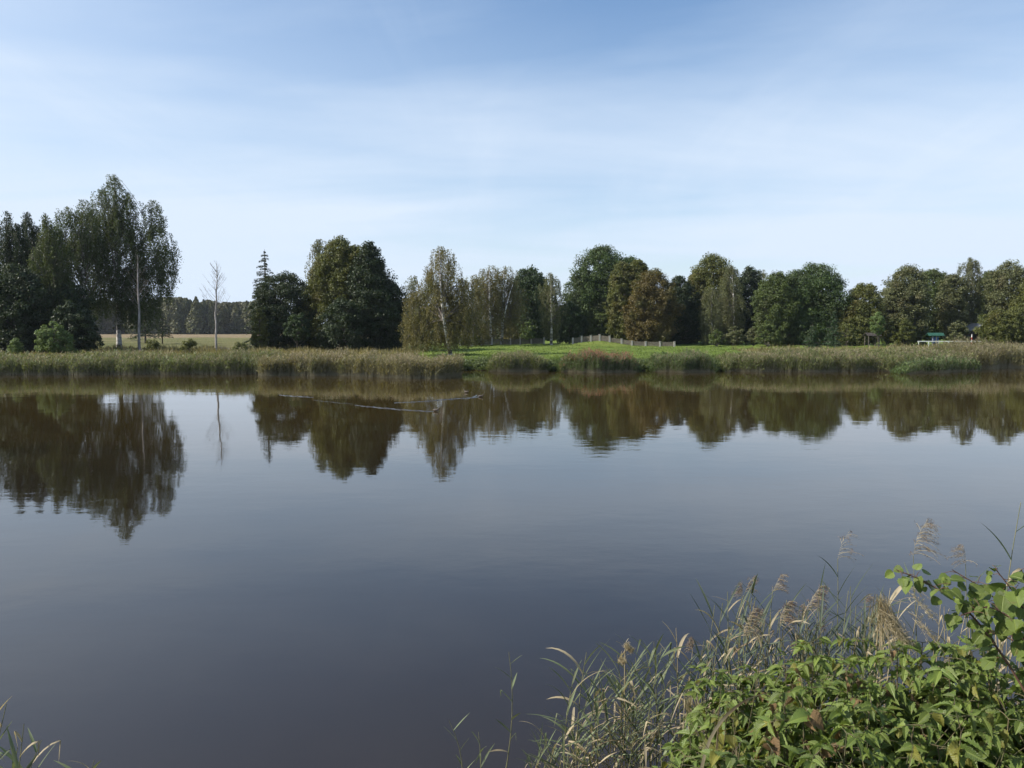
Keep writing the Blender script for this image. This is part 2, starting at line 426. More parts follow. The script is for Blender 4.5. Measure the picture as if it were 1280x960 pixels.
T('birch_tree', 'tallest weeping birch with drooping twigs and mottled trunk', 'tree', 'birch', 89,
  [(142, 218, 300, 17, 'oval'), (127, 236, 320, 18, 'dome'), (160, 240, 325, 18, 'dome'), (143, 262, 385, 36, 'dome'), (190, 249, 300, 14, 'oval'), (196, 272, 350, 20, 'dome'), (204, 298, 372, 15, 'dome'), (112, 262, 330, 20, 'dome'), (178, 300, 402, 24, 'dome'), (122, 310, 392, 22, 'dome'), (158, 330, 405, 18, 'dome')], 149, 'birch', .165, 1.2, 'white_bark',
  trunk_r=.26, trunks=[(0, 143, 222, 1.), (.05, 190, 262, .6), (0, 112, 280, .5)])
make_bare('bare_tree', 'thin grey dead tree standing right of the tallest birch trunk', 172, 318, 84, 174, 'dead_bark', .15, 30, 2.2, 5, 5)
make_bare('bare_tree', 'slender leafless young tree standing alone before the far field', 271, 326, 79, 270, 'dead_bark', .11, 46, 2.1, 9, 8)
make_conifer('spruce_tree', 'dark spruce seen behind the tallest birch trunk', 'tree', 'dark', 182, 368, 419, 19, 125, .2)
make_conifer('spruce_tree', 'smaller dark spruce right of the one behind the birch trunk', 'tree', 'dark', 203, 386, 419, 13, 130, .2)
T('bush', 'pale green rounded bush in front of the dark left trees', 'bush', 'light', 70, [(66, 402, 440, 17, 'dome'), (80, 418, 440, 12, 'dome')], 68, 'broad', .13, 1.2, trunk_r=.05)
T('bush', 'tiny pale shrub near the left edge in front of dark trees', 'bush', 'light', 70, [(18, 421, 441, 7, 'cone')], 18, 'broad', .11, 1.2, trunk_r=.03)
for p_, t_, w_, l_ in ((236, 424, 10, 'small scrubby bush left of the leafless young tree'), (190, 424, 7, 'small scrubby bush right of the dead grey tree'), (300, 428, 9, 'small scrubby bush between leafless tree and dark grove')):
    T('scrub_bush', l_, 'bush', 'olive', 76, [(p_, t_, 441, w_, 'dome')], p_, 'broad', .11, .8, trunk_r=.03, group='scrub on the left bank')

# ---- the dark grove
make_conifer('larch_tree', 'ragged conifer with thin horizontal boughs topping the dark grove left side', 'tree', 'dark', 333, 311, 430, 36, 97, .17, 1.6, .30, step=.5)
T('alder_tree', 'dark domed tree below the ragged conifer', 'tree', 'dark', 95, [(357, 335, 436, 33, 'dome'), (330, 352, 436, 15, 'dome'), (385, 375, 436, 22, 'dome')], 357, 'broad', .19, 1.0)
T('bush', 'yellow green sunlit bush at the left foot of the dark grove', 'bush', 'olive', 90, [(324, 382, 437, 9, 'col')], 324, 'broad', .16, .9, trunk_r=.06)
T('bush', 'dull pale bush set into the front of the dark grove', 'bush', 'deep', 89, [(371, 390, 425, 15, 'dome')], 371, 'broad', .16, .9, trunk_r=.05)
T('birch_tree', 'thin greyish birch peeping over the left side of the olive grove tree', 'tree', 'grey', 101, [(398, 298, 400, 19, 'oval')], 399, 'birch', .17, 1.3, 'white_bark')
T('lime_tree', 'tall olive tree with sunlit left flank in the dark grove', 'tree', 'olive', 95, [(424, 294, 400, 30, 'oval'), (410, 318, 436, 30, 'dome'), (438, 302, 400, 28, 'dome')], 425, 'broad', .19, 1.0)
T('alder_tree', 'dark pyramid shaped tree at the right of the dark grove', 'tree', 'dark', 93, [(461, 300, 400, 21, 'oval'), (462, 325, 437, 35, 'dome'), (485, 345, 437, 22, 'dome')], 463, 'broad', .19, 1.05)
T('alder_tree', 'dark low tree in the middle foot of the grove', 'tree', 'dark', 90, [(430, 370, 437, 28, 'dome')], 430, 'broad', .18, .9)

# ---- central birch and its neighbours
T('birch_tree', 'leaning pale trunked birch with thin brown foliage at the bank', 'tree', 'brown', 80,
  [(552, 307, 385, 27, 'dome'), (546, 340, 432, 36, 'dome'), (577, 350, 432, 26, 'dome'), (520, 365, 434, 20, 'dome')], 564, 'birch', .135, 1.9, 'white_bark', trunk_r=.19, trunks=[(0, 550, 310, 1.)], bend=-.25, front=1.9)
T('birch_tree', 'greyish birch behind the left side of the leaning birch', 'tree', 'grey', 108, [(516, 344, 432, 18, 'oval')], 516, 'birch', .17, 1.4, 'white_bark')
T('birch_tree', 'brownish birch just right of the leaning birch crown', 'tree', 'brown', 112, [(590, 342, 428, 22, 'col')], 590, 'birch', .18, 1.7, 'white_bark')
T('birch_tree', 'tall birch with slim pale trunk behind the dim fence', 'tree', 'brown', 116, [(612, 331, 395, 20, 'oval'), (608, 355, 428, 22, 'col')], 614, 'birch', .17, 1.5, 'white_bark', trunk_r=.2, front=2.2)
T('birch_tree', 'birch with forked white trunk behind the dim fence', 'tree', 'brown', 118, [(632, 332, 400, 20, 'oval'), (640, 350, 420, 20, 'col')], 627, 'birch', .17, 1.4, 'white_bark', trunk_r=.26, trunks=[(0, 630, 335, 1.), (0, 643, 350, .45)], front=2.2)
T('oak_tree', 'dark green oak between forked birch and grey brown birch', 'tree', 'deep', 130, [(662, 332, 426, 24, 'round'), (672, 345, 426, 20, 'dome')], 662, 'broad', .24, 1.0)
T('birch_tree', 'grey brown birch standing before the lawn gap left of the big oak', 'tree', 'grey', 118, [(689, 340, 420, 17, 'oval')], 689, 'birch', .17, 1.7, 'white_bark', trunk_r=.2, front=.9)
T('bush', 'small pale bush under the dark oak', 'bush', 'light', 122, [(659, 402, 424, 9, 'dome')], 659, 'broad', .18, .9, trunk_r=.05)
T('dark_bush', 'dark bush right of the grey brown birch', 'bush', 'deep', 130, [(712, 376, 427, 18, 'dome')], 712, 'broad', .22, 1.0, trunk_r=.08)
T('oak_tree', 'largest dark green oak with broad domed crown', 'tree', 'oak', 136,
  [(752, 307, 405, 33, 'round'), (732, 340, 425, 28, 'dome'), (788, 320, 420, 28, 'round'), (760, 350, 425, 38, 'dome')], 755, 'broad', .25, 1.0, trunk_r=.5)
T('bush', 'mid green bush under the largest oak beside the shed', 'bush', 'green', 131, [(749, 390, 422, 14, 'dome')], 749, 'broad', .2, .9, trunk_r=.08)
T('poplar_tree', 'tall olive tree left of the russet maple', 'tree', 'olive', 127, [(778, 324, 424, 17, 'col'), (797, 322, 400, 16, 'col')], 785, 'broad', .2, 1.05)
T('maple_tree', 'russet brown maple in front of the fence', 'tree', 'red', 122, [(817, 335, 428, 27, 'col'), (800, 360, 428, 17, 'col')], 816, 'broad', .21, 1.0)
T('oak_tree', 'dark tree just right of the russet maple', 'tree', 'dark', 128, [(849, 344, 430, 23, 'dome')], 849, 'broad', .22, 1.05)
T('lime_tree', 'tall olive tree with rusty tinted top right of the maple', 'tree', 'olive', 132, [(891, 316, 426, 29, 'round'), (872, 335, 426, 20, 'dome')], 891, 'broad', .23, 1.0)
T('birch_tree', 'grey green birch with thin white trunk before the rusty topped tree', 'tree', 'grey', 124, [(914, 330, 428, 19, 'oval')], 917, 'birch', .18, 1.7, 'white_bark', front=.8)
T('birch_tree', 'small grey green birch in front of the rusty topped tree', 'tree', 'grey', 121, [(890, 358, 430, 14, 'col')], 890, 'birch', .18, 1.8, 'white_bark')
T('oak_tree', 'dark blue green tree behind the white trunked birch', 'tree', 'dark', 136, [(938, 331, 428, 18, 'col')], 938, 'broad', .23, 1.05)
T('birch_tree', 'faint pale birch top between dark tree and green lime', 'tree', 'grey', 150, [(955, 336, 428, 11, 'oval')], 955, 'birch', .2, 1.2, 'white_bark')
T('lime_tree', 'olive green tree leaning on the left of the great round tree', 'tree', 'green', 117, [(971, 338, 428, 24, 'dome')], 971, 'broad', .21, 1.05)
T('chestnut_tree', 'great round dark green tree with smooth dome', 'tree', 'oak', 119, [(1020, 328, 428, 42, 'dome'), (998, 338, 428, 34, 'dome')], 1018, 'broad', .21, 1.1, trunk_r=.4)
make_conifer('young_pine', 'small bushy pine left of the taller young pine on the reed bank', 'tree', 'pine', 1015, 405, 436, 14, 84, .12, 1.5, step=.22)
make_conifer('young_pine', 'taller young pine in front of the great round tree', 'tree', 'pine', 1042, 388, 431, 14, 100, .13, 1.6, step=.25)
T('lime_tree', 'rounded olive tree right of the great round tree', 'tree', 'olive', 115, [(1081, 352, 430, 24, 'dome'), (1070, 385, 430, 22, 'dome')], 1081, 'broad', .2, 1.0)
T('sapling', 'small pale sapling in front of the rounded olive tree', 'tree', 'light', 102, [(1097, 390, 418, 8, 'oval')], 1098, 'broad', .14, 1.0, trunk_r=.05)
T('lime_tree', 'broad grey green tree left of the information board', 'tree', 'grey', 120, [(1136, 331, 428, 27, 'round'), (1120, 350, 428, 18, 'dome')], 1136, 'broad', .21, 1.0)
T('lime_tree', 'grey green tree directly behind the information board', 'tree', 'green', 127, [(1166, 335, 415, 23, 'round')], 1167, 'broad', .22, 1.0)
T('lime_tree', 'dull green tree between information board and dark pavilion', 'tree', 'grey', 124, [(1192, 341, 418, 18, 'round')], 1192, 'broad', .21, .95)
T('birch_tree', 'birch with the highest wispy top above the dark pavilion', 'tree', 'grey', 126, [(1214, 321, 405, 18, 'oval')], 1216, 'birch', .18, 2.0, 'white_bark')
T('lime_tree', 'dull green tree right behind the dark pavilion', 'tree', 'green', 133, [(1238, 338, 400, 17, 'round')], 1240, 'broad', .22, 1.0)
T('lime_tree', 'big rounded grey green tree near the right frame edge', 'tree', 'grey', 122, [(1264, 325, 428, 25, 'round')], 1264, 'broad', .21, 1.0)
T('lime_tree', 'olive tree outermost at the right frame edge', 'tree', 'olive', 118, [(1305, 335, 430, 30, 'round')], 1305, 'broad', .21, 1.0)
T('bush', 'large olive bush right of the dark pavilion', 'bush', 'olive', 106, [(1252, 386, 431, 22, 'dome'), (1278, 378, 431, 20, 'dome')], 1262, 'broad', .17, 1.0, trunk_r=.08)
GB = 'bushes under the far trees'
for i, (p_, t_, w_, Y_, m_, l_) in enumerate([
    (1128, 398, 16, 113, 'olive', 'olive bush under the broad grey green tree'),
    (1196, 400, 13, 117, 'grey', 'dull bush between information board and dark pavilion'),
    (918, 408, 12, 116, 'grey', 'greyish bush at the foot of the white trunked birch'),
    (896, 412, 9, 116, 'green', 'low green bush right of the last fence posts'),
    (942, 410, 10, 116, 'grey', 'greyish bush left of the olive green lime'),
    (1058, 402, 13, 108, 'olive', 'olive bush between young pine and rounded olive tree'),
    (960, 404, 14, 112, 'green', 'green bush before the lime left of the great round tree'),
    (640, 408, 12, 124, 'brown', 'brownish bush behind the dim fence under the forked birch'),
    (580, 404, 14, 118, 'grey', 'greyish bush behind the dim fence next to the leaning birch'),
    (793, 410, 9, 124, 'grey', 'grey bush above the fence between olive tree and maple'),
    (505, 412, 12, 104, 'olive', 'yellowish bush at the foot of the greyish birch by the grove'),
    (1150, 404, 13, 119, 'green', 'green bush just left of the information board')]):
    T('bush', l_, 'bush', m_, Y_, [(p_, t_, 430, w_, 'dome')], p_, 'broad', .18, .8, trunk_r=.05, group=GB)

# ---- far woods (one mass)
def wood(name, label, px0, px1, Y, Yd, top, jit, n, leaf, mat, seed, con=.5):
    rng = np.random.default_rng(seed); mb = MB(); mt = MB()
    for i in range(n):
        px = px0 + (px1 - px0) * (i + rng.random()) / n; y = Y + rng.random() * Yd
        tr = top(px) + rng.normal(0, jit); zt = at(px, tr, y).z; x = at(px, tr, y).x; g = gz(x, y); H = zt - g
        hw = H * rng.uniform(.20, .34)
        isc = rng.random() < con
        k = int(H * H * 9 / leaf ** 1.6)
        t = rng.random(k) ** .8
        rr = hw * ((1 - t) ** .8 if isc else np.interp(t, [0, .3, .75, .93, 1], [.8, 1, .9, .55, .15])) * rng.random(k) ** .4
        a = rng.random(k) * 6.283; wob = 1 + .22 * np.sin(3 * a + t * 12 + i) + .2 * np.sin(7 * a - t * 25 + i * 2)
        P = np.stack([x + rr * wob * np.cos(a), y + rr * wob * np.sin(a), g + .02 * H + .98 * H * t], 1)
        scatter(mb, RH, RHF, P, frames(rng.normal(0, .6, (k, 3)) + np.stack([np.cos(a), np.sin(a), .5 + 0 * a], 1), rng.normal(0, 1, (k, 3))), leaf * rng.uniform(.6, 1.4, k))
        tube(mb, [(x, y, g - .2), (x, y, g + H * .9)], [.012 * H, .04], 5, 1)
    o = mb.build(name, [M[mat], M['bark']]); return tag(o, label, 'woodland', kind='stuff')
wood('far_woodland', 'hazy row of mixed forest beyond the dry field', -140, 345, 400, 50, lambda p: 377 + 3 * math.sin(p * .05), 2.2, 190, 1.0, 'far', 1, .35)
wood('far_woodland', 'dark wood closing the gaps behind the row of trees', 490, 1420, 160, 25, lambda p: 384 + 8 * math.sin(p * .023), 6, 120, .42, 'dark', 2, .2)
wood('far_woodland', 'distant wood behind the left bank trees', -420, -60, 150, 60, lambda p: 360, 8, 60, .5, 'dark', 3, .3)

# ---------------------------------------------------------------- terrain and water
def build_terrain():
    xs = np.unique(np.concatenate([np.linspace(-60, 60, 241), np.sign(np.linspace(-1, 1, 121)) * np.abs(np.linspace(-1, 1, 121)) ** 2.5 * 2500]))
    ys = np.unique(np.concatenate([np.linspace(-40, -2, 14), np.linspace(-2, 8, 51), np.linspace(8, 56, 20), np.linspace(56, 90, 86), np.linspace(90, 170, 60), np.geomspace(170, 5000, 40)]))
    X, Yg = np.meshgrid(xs, ys); Z = ground(X, Yg)
    V = np.stack([X, Yg, Z], -1).reshape(-1, 3); nx = len(xs); ny = len(ys)
    i, j = np.meshgrid(np.arange(ny - 1), np.arange(nx - 1), indexing='ij'); a = i * nx + j
    f = np.stack([a, a + 1, a + nx + 1, a + nx], -1).reshape(-1, 4)
    m, t, N = nt('ground_cover')
    ge = N('ShaderNodeNewGeometry'); P = ge.outputs['Position']; s = N('ShaderNodeSeparateXYZ', ins={0: P})
    mp = N('ShaderNodeMapping', ins={'Vector': P, 'Scale': (.35, 1, 1)})
    n1 = N('ShaderNodeTexNoise', ins={'Vector': mp.outputs[0], 'Scale': .12, 'Detail': 6.0, 'Roughness': .65})
    n2 = N('ShaderNodeTexNoise', ins={'Vector': P, 'Scale': 3.0, 'Detail': 4.0, 'Roughness': .7})
    n3 = N('ShaderNodeTexNoise', ins={'Vector': P, 'Scale': 40.0, 'Detail': 2.0})
    lawn = ramp(N, n1.outputs['Fac'], [(.3, (.11, .165, .030)), (.55, (.16, .215, .042)), (.75, (.20, .225, .058))])
    mead = ramp(N, n1.outputs['Fac'], [(.3, (.09, .10, .033)), (.5, (.15, .145, .055)), (.7, (.21, .175, .085))])
    straw = ramp(N, n1.outputs['Fac'], [(.3, (.19, .15, .08)), (.7, (.27, .20, .12))])
    fx = N('ShaderNodeMapRange', ins={'Value': s.outputs[0], 'From Min': -15.0, 'From Max': -11.0})
    fy = N('ShaderNodeMapRange', ins={'Value': maths(N, 'ADD', s.outputs[1], maths(N, 'MULTIPLY', n1.outputs['Fac'], 60.)), 'From Min': 250.0, 'From Max': 262.0})
    col = mixc(N, fx.outputs[0], mead, lawn); col = mixc(N, fy.outputs[0], col, straw)
    fb = N('ShaderNodeMapRange', ins={'Value': s.outputs[2], 'From Min': .85, 'From Max': .35})
    col = mixc(N, fb.outputs[0], col, (.085, .125, .03))
    fm = N('ShaderNodeMapRange', ins={'Value': s.outputs[2], 'From Min': .18, 'From Max': .02})
    col = mixc(N, fm.outputs[0], col, (.06, .045, .025))
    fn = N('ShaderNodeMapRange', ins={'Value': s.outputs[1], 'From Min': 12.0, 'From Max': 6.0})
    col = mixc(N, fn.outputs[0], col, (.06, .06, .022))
    br = N('ShaderNodeMapRange', ins={'Value': n2.outputs['Fac'], 'From Min': .3, 'From Max': .7, 'To Min': .72, 'To Max': 1.25})
    hs = N('ShaderNodeHueSaturation', ins={'Color': col, 'Value': br.outputs[0]})
    bp = N('ShaderNodeBump', ins={'Height': maths(N, 'ADD', n2.outputs['Fac'], n3.outputs['Fac']), 'Strength': .8, 'Distance': .12})
    p = N('ShaderNodeBsdfPrincipled', ins={'Base Color': hs.outputs[0], 'Roughness': .9, 'Normal': bp.outputs[0]}); p.inputs['Specular IOR Level'].default_value = .1
    N('ShaderNodeOutputMaterial', ins={0: p.outputs[0]})
    mb = MB(); mb.add(V, f)
    tag(mb.build('ground', m), 'grassy bank, lawn and meadow round the pond', kind='structure')
build_terrain()

def water_mat(name='pond_water', bump=1.):
    m, t, N = nt(name)
    ge = N('ShaderNodeNewGeometry'); P = ge.outputs['Position']
    mp = N('ShaderNodeMapping', ins={'Vector': P, 'Scale': (.8, 1.3, 1)})
    n1 = N('ShaderNodeTexNoise', ins={'Vector': mp.outputs[0], 'Scale': 2.2, 'Detail': 3.0, 'Roughness': .55})
    n2 = N('ShaderNodeTexNoise', ins={'Vector': mp.outputs[0], 'Scale': .35, 'Detail': 2.0, 'Roughness': .5})
    patch = N('ShaderNodeTexNoise', ins={'Vector': P, 'Scale': .06, 'Detail': 3.0})
    pf = N('ShaderNodeMapRange', ins={'Value': patch.outputs['Fac'], 'From Min': .35, 'From Max': .65, 'To Min': .35, 'To Max': 1.0})
    h = maths(N, 'ADD', maths(N, 'MULTIPLY', n1.outputs['Fac'], .0035), maths(N, 'MULTIPLY', n2.outputs['Fac'], .012))
    bp = N('ShaderNodeBump', ins={'Height': maths(N, 'MULTIPLY', h, pf.outputs[0]), 'Strength': .75 * bump, 'Distance': 1.0})
    n4 = N('ShaderNodeTexNoise', ins={'Vector': P, 'Scale': .25, 'Detail': 3.0})
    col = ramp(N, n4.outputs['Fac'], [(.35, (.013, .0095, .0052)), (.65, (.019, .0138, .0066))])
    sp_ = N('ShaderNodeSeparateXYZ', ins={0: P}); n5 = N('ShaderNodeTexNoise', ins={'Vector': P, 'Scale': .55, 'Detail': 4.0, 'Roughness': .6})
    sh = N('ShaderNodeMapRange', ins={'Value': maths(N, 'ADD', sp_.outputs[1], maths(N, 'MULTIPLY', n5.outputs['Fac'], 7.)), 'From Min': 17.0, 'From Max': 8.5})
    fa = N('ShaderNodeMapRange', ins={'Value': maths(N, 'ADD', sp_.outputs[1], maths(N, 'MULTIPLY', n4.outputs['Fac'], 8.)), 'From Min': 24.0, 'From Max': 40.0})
    col = mixc(N, fa.outputs[0], col, (.042, .0285, .0080))  # far water browned in colour to lighten and warm the tree reflections
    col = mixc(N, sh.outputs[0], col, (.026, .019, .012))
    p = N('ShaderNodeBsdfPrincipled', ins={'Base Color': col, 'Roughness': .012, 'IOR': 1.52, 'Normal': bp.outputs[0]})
    N('ShaderNodeOutputMaterial', ins={0: p.outputs[0]}); return m
WAT = water_mat()
mb = MB(); mb.add([(-160, -3, 0), (160, -3, 0), (160, 100, 0), (-160, 100, 0)], [[0, 1, 2, 3]])
tag(mb.build('water', WAT), 'still brown pond mirroring trees and sky', kind='structure')

# ---------------------------------------------------------------- far reeds
REED = {
 'leaf_g': leaf_mat('reed_green_blades', (.100, .130, .040), (.175, .200, .068), (.19, .165, .078), .52, .3, .8),
 'leaf_d': leaf_mat('reed_dull_blades', (.145, .138, .056), (.235, .210, .092), (.105, .135, .045), .52, .3, .8),
 'leaf_v': leaf_mat('reed_vivid_blades', (.076, .118, .040), (.130, .175, .060), (.10, .10, .04), .58, .3, .8),
 'stem': plain('reed_stems', (.16, .14, .075), (.28, .24, .14), .6, 9.),
 'plume': leaf_mat('reed_plumes', (.22, .18, .12), (.34, .28, .19), (.19, .17, .10), .55, .35, 1.2),
 'plume_r': leaf_mat('reed_reddish_plumes', (.24, .11, .075), (.38, .19, .13), (.24, .15, .10), .6, .35, 1.2)}
def reeds(name, label, edge, h, n, leafm, plumem, pl=.5, seed=1, taper=None):
    """edge: list of (px, waterline row, depth in metres); h height"""
    rng = np.random.default_rng(seed); mb = MB(); h = h * .86
    e = np.array(edge, float)
    xw = np.array([at(p, r, CAMH * F / (r - HOR)).x for p, r, d in edge]); yw = np.array([CAMH * F / (r - HOR) for p, r, d in edge]); dw = e[:, 2]
    x = rng.uniform(xw[0], xw[-1], n * 2); kp = .56 + .14 * np.sin(x * 3.3 + seed) + .16 * np.sin(x * 7.9 + seed * 3) + .10 * np.sin(x * 1.27)
    x = x[rng.random(n * 2) < kp][:n]; n = len(x)
    cl = np.sin(x * 2.1) + np.sin(x * .83 + 2) + .5 * np.sin(x * 5.3)
    y = np.interp(x, xw, yw) + .25 * np.sin(x * 1.7) + .15 * cl + np.interp(x, xw, dw) * rng.random(n) ** 1.2
    g = np.maximum(ground(x, y), -.1)
    hh = h * rng.uniform(.62, 1.08, n) * (1 + .06 * np.sin(x * 1.1 + 1) + .05 * np.sin(x * 3.7 + y) + .05 * cl)
    hh = np.minimum(hh, np.maximum(h * rng.uniform(.62, 1.10, n) * (1 + .11 * np.sin(x * .55 + seed) + .07 * np.sin(x * 1.9 + seed * 2) + .05 * np.sin(x * 4.3)) - g, .5))
    if taper: u = (x - xw[0]) / (xw[-1] - xw[0]); hh = hh * np.clip(np.minimum(u, 1 - u) / taper, .0, 1) ** .4
    lean = rng.normal(0, .10, (n, 2)) + [.05, 0]
    B = np.stack([x, y, g - .05], 1); Tp = B + np.stack([lean[:, 0] * hh, lean[:, 1] * hh, hh], 1)
    w = .010
    sv = np.empty((n, 4, 3)); wx = np.array([w, 0, 0])
    sv[:, 0] = B - wx; sv[:, 1] = B + wx; sv[:, 2] = Tp + wx * .6; sv[:, 3] = Tp - wx * .6
    mb.add(sv.reshape(-1, 3), np.arange(n * 4).reshape(-1, 4), 0)
    # blades
    k = 6; tt = rng.uniform(.25, .96, (n, k)); P = B[:, None] + (Tp - B)[:, None] * tt[..., None]
    P = P.reshape(-1, 3); K = len(P); a = rng.random(K) * 6.283; L = rng.uniform(.25, .55, K)
    d = np.stack([np.cos(a), np.sin(a) * .8, rng.uniform(.4, 1.6, K)], 1); d = norm(d)
    W = np.array([-1, .0, .1]) * 0 + np.stack([np.sin(a), -np.cos(a), 0 * a], 1)
    W = norm(W + rng.normal(0, .5, (K, 3))); bw = rng.uniform(.014, .032, K)[:, None]
    v = np.empty((K, 5, 3)); mid = P + d * L[:, None] * .55; tip = P + d * L[:, None] + np.array([0, 0, -1.]) * (L * rng.uniform(.0, .5, K))[:, None]
    v[:, 0] = P - W * bw * .5; v[:, 1] = P + W * bw * .5; v[:, 2] = mid + W * bw; v[:, 3] = mid - W * bw; v[:, 4] = tip
    q = np.arange(K)[:, None] * 5
    mb.add(v.reshape(-1, 3), q + [0, 1, 2, 3], 1); fl = MB
    mb.f.append((q + [3, 2, 4]) + (mb.n - K * 5)); mb.m.append(np.full(K, 1)); mb.sm.append(np.full(K, True))
    # plumes
    s = rng.random(n) < pl * (.6 + .4 * np.tanh(cl)); A = Tp[s]; k = 5; A = np.repeat(A, k, 0); K = len(A)
    A = A + rng.normal(0, 1, (K, 3)) * [.045, .045, .09] + [.03, 0, .05]
    scatter(mb, RH, RHF, A, frames(rng.normal(0, 1, (K, 3)), rng.normal(0, .3, (K, 3)) + [.2, 0, 1]), np.stack([np.full(K, .55), np.full(K, 1.6), np.ones(K)], 1) * (.085 * rng.uniform(.6, 1.3, K))[:, None], 2)
    o = mb.build(name, [REED['stem'], REED[leafm], REED[plumem]])
    return tag(o, label, 'reeds', kind='stuff')
reeds('reed_bed', 'long reed bed along the left bank below the dark trees', [(-260, 469.5, 5), (0, 469.5, 5), (180, 468.5, 5), (330, 468, 5)], 1.85, 12500, 'leaf_g', 'plume', .45, 1)
reeds('reed_bed', 'browner taller reed bed from the dark grove to the leaning birch', [(322, 469.5, 4.5), (440, 470, 5), (500, 473.5, 6), (545, 474, 6.5), (574, 470, 4)], 2.0, 8000, 'leaf_d', 'plume', .75, 2)
reeds('reed_clump', 'isolated dull green reed clump first right of the leaning birch', [(610, 464.5, 2.5), (650, 465, 4), (686, 464, 2.5)], 1.85, 3000, 'leaf_g', 'plume', .3, 3, .12)
reeds('reed_clump', 'isolated reed clump crowned with pinkish red plumes', [(700, 465, 3), (750, 466.5, 4), (797, 465, 3)], 1.9, 3800, 'leaf_v', 'plume_r', .9, 4, .12)
reeds('reed_clump', 'isolated grey green reed clump right of the pink plumed one', [(817, 465, 3), (855, 466, 4), (893, 465, 3)], 1.85, 3200, 'leaf_v', 'plume', .3, 5, .12)
reeds('reed_bed', 'long mixed reed bed along the right bank', [(905, 464.5, 4), (1000, 465.5, 6), (1120, 464.5, 8), (1225, 462, 8)], 1.85, 10500, 'leaf_g', 'plume', .8, 6, .03)
reeds('reed_bed', 'greener reed patch in the middle of the right bank', [(1125, 467.5, 2), (1185, 466, 2), (1225, 463.5, 2)], 1.6, 1100, 'leaf_v', 'plume', .3, 7, .2)
reeds('reed_bed', 'yellowish tall reeds at the right end of the far bank', [(1218, 462, 8), (1290, 460, 8), (1420, 458, 8)], 2.5, 8500, 'leaf_d', 'plume', .7, 8)

# low growth and meadow grass
def tufts(name, label, x0, x1, yf, n, h, mat, seed, w=.02):
    rng = np.random.default_rng(seed); mb = MB(); x = rng.uniform(x0, x1, n); y = yf(x, rng.random(n)); g = ground(x, y)
    ok = g > .02; x, y, g = x[ok], y[ok], g[ok]; n = len(x)
    B = np.stack([x, y, g - .03], 1); a = rng.random(n) * 6.283; hh = h * rng.uniform(.4, 1.2, n) * (1 + .5 * np.sin(x * .9) * np.sin(y * .5 + x * .3))
    W = np.stack([np.cos(a), np.sin(a), 0 * a], 1) * w; T_ = B + np.stack([rng.normal(0, .25, n) * hh, rng.normal(0, .25, n) * hh, hh], 1)
    v = np.empty((n, 4, 3)); v[:, 0] = B - W * .6; v[:, 1] = B + W * .6; m_ = (B + T_) / 2 + rng.normal(0, .03, (n, 3)); v[:, 2] = T_; v[:, 3] = m_ - W
    mb.add(v.reshape(-1, 3), np.arange(n * 4).reshape(-1, 4)); return tag(mb.build(name, M[mat]), label, 'grass', kind='stuff')
M['grassb'] = leaf_mat('bank_grass_blades', (.085, .13, .028), (.15, .205, .045), (.17, .18, .06), .55, .35, .5)
M['grassm'] = leaf_mat('meadow_grass_blades', (.15, .135, .055), (.25, .21, .10), (.10, .11, .035), .5, .35, .3)
tufts('bank_grass', 'rank green growth on the steep bank between reed clumps', -6, 34, lambda x, r: far_shore(x) + .05 + 4.5 * r, 26000, .45, 'grassb', 11, .03)
tufts('meadow_grass', 'dry tall meadow grass behind the left reed bed', -75, -10, lambda x, r: far_shore(x) + 3.5 + 28 * r ** 1.4, 30000, .55, 'grassm', 12, .035)
tufts('meadow_grass', 'yellowish rough grass behind the right reed bed', 26, 80, lambda x, r: far_shore(x) + 3.5 + 22 * r ** 1.4, 20000, .6, 'grassm', 13, .035)
tufts('lawn_grass', 'short lawn grass in front of the fence', -14, 34, lambda x, r: far_shore(x) + 4.5 + 45 * r ** 1.5, 30000, .12, 'grassb', 14, .04)
# low leafy weeds at the waterline gaps
def weeds(label, px0, px1, n, seed, h=.5):
    rng = np.random.default_rng(seed); mb = MB(); x0, x1 = at(px0, 462, 68).x, at(px1, 462, 68).x
    x = rng.uniform(x0, x1, n); y = far_shore(x) + rng.uniform(-.2, 2.2, n); g = ground(x, y)
    P = np.repeat(np.stack([x, y, g], 1), 14, 0); K = len(P); hh = np.repeat(h * (.5 + rng.random(n) * .8), 14)
    P = P + rng.normal(0, .16, (K, 3)) * [1, 1, 0]; P[:, 2] += hh * rng.random(K)
    scatter(mb, RH, RHF, P, frames(rng.normal(0, .5, (K, 3)) + [-.2, -.3, .8], rng.normal(0, 1, (K, 3))), .13 * rng.uniform(.6, 1.3, K))
    tag(mb.build('bank_weeds', M['green']), label, 'weeds', kind='stuff')
weeds('low leafy weeds between leaning birch and first reed clump', 568, 615, 300, 21, .6)
weeds('low leafy weeds between first reed clump and pink plumed clump', 682, 706, 170, 22)
weeds('low leafy weeds between pink plumed and grey green clumps', 795, 822, 170, 23)
weeds('low leafy weeds right of the grey green clump', 890, 915, 150, 24)

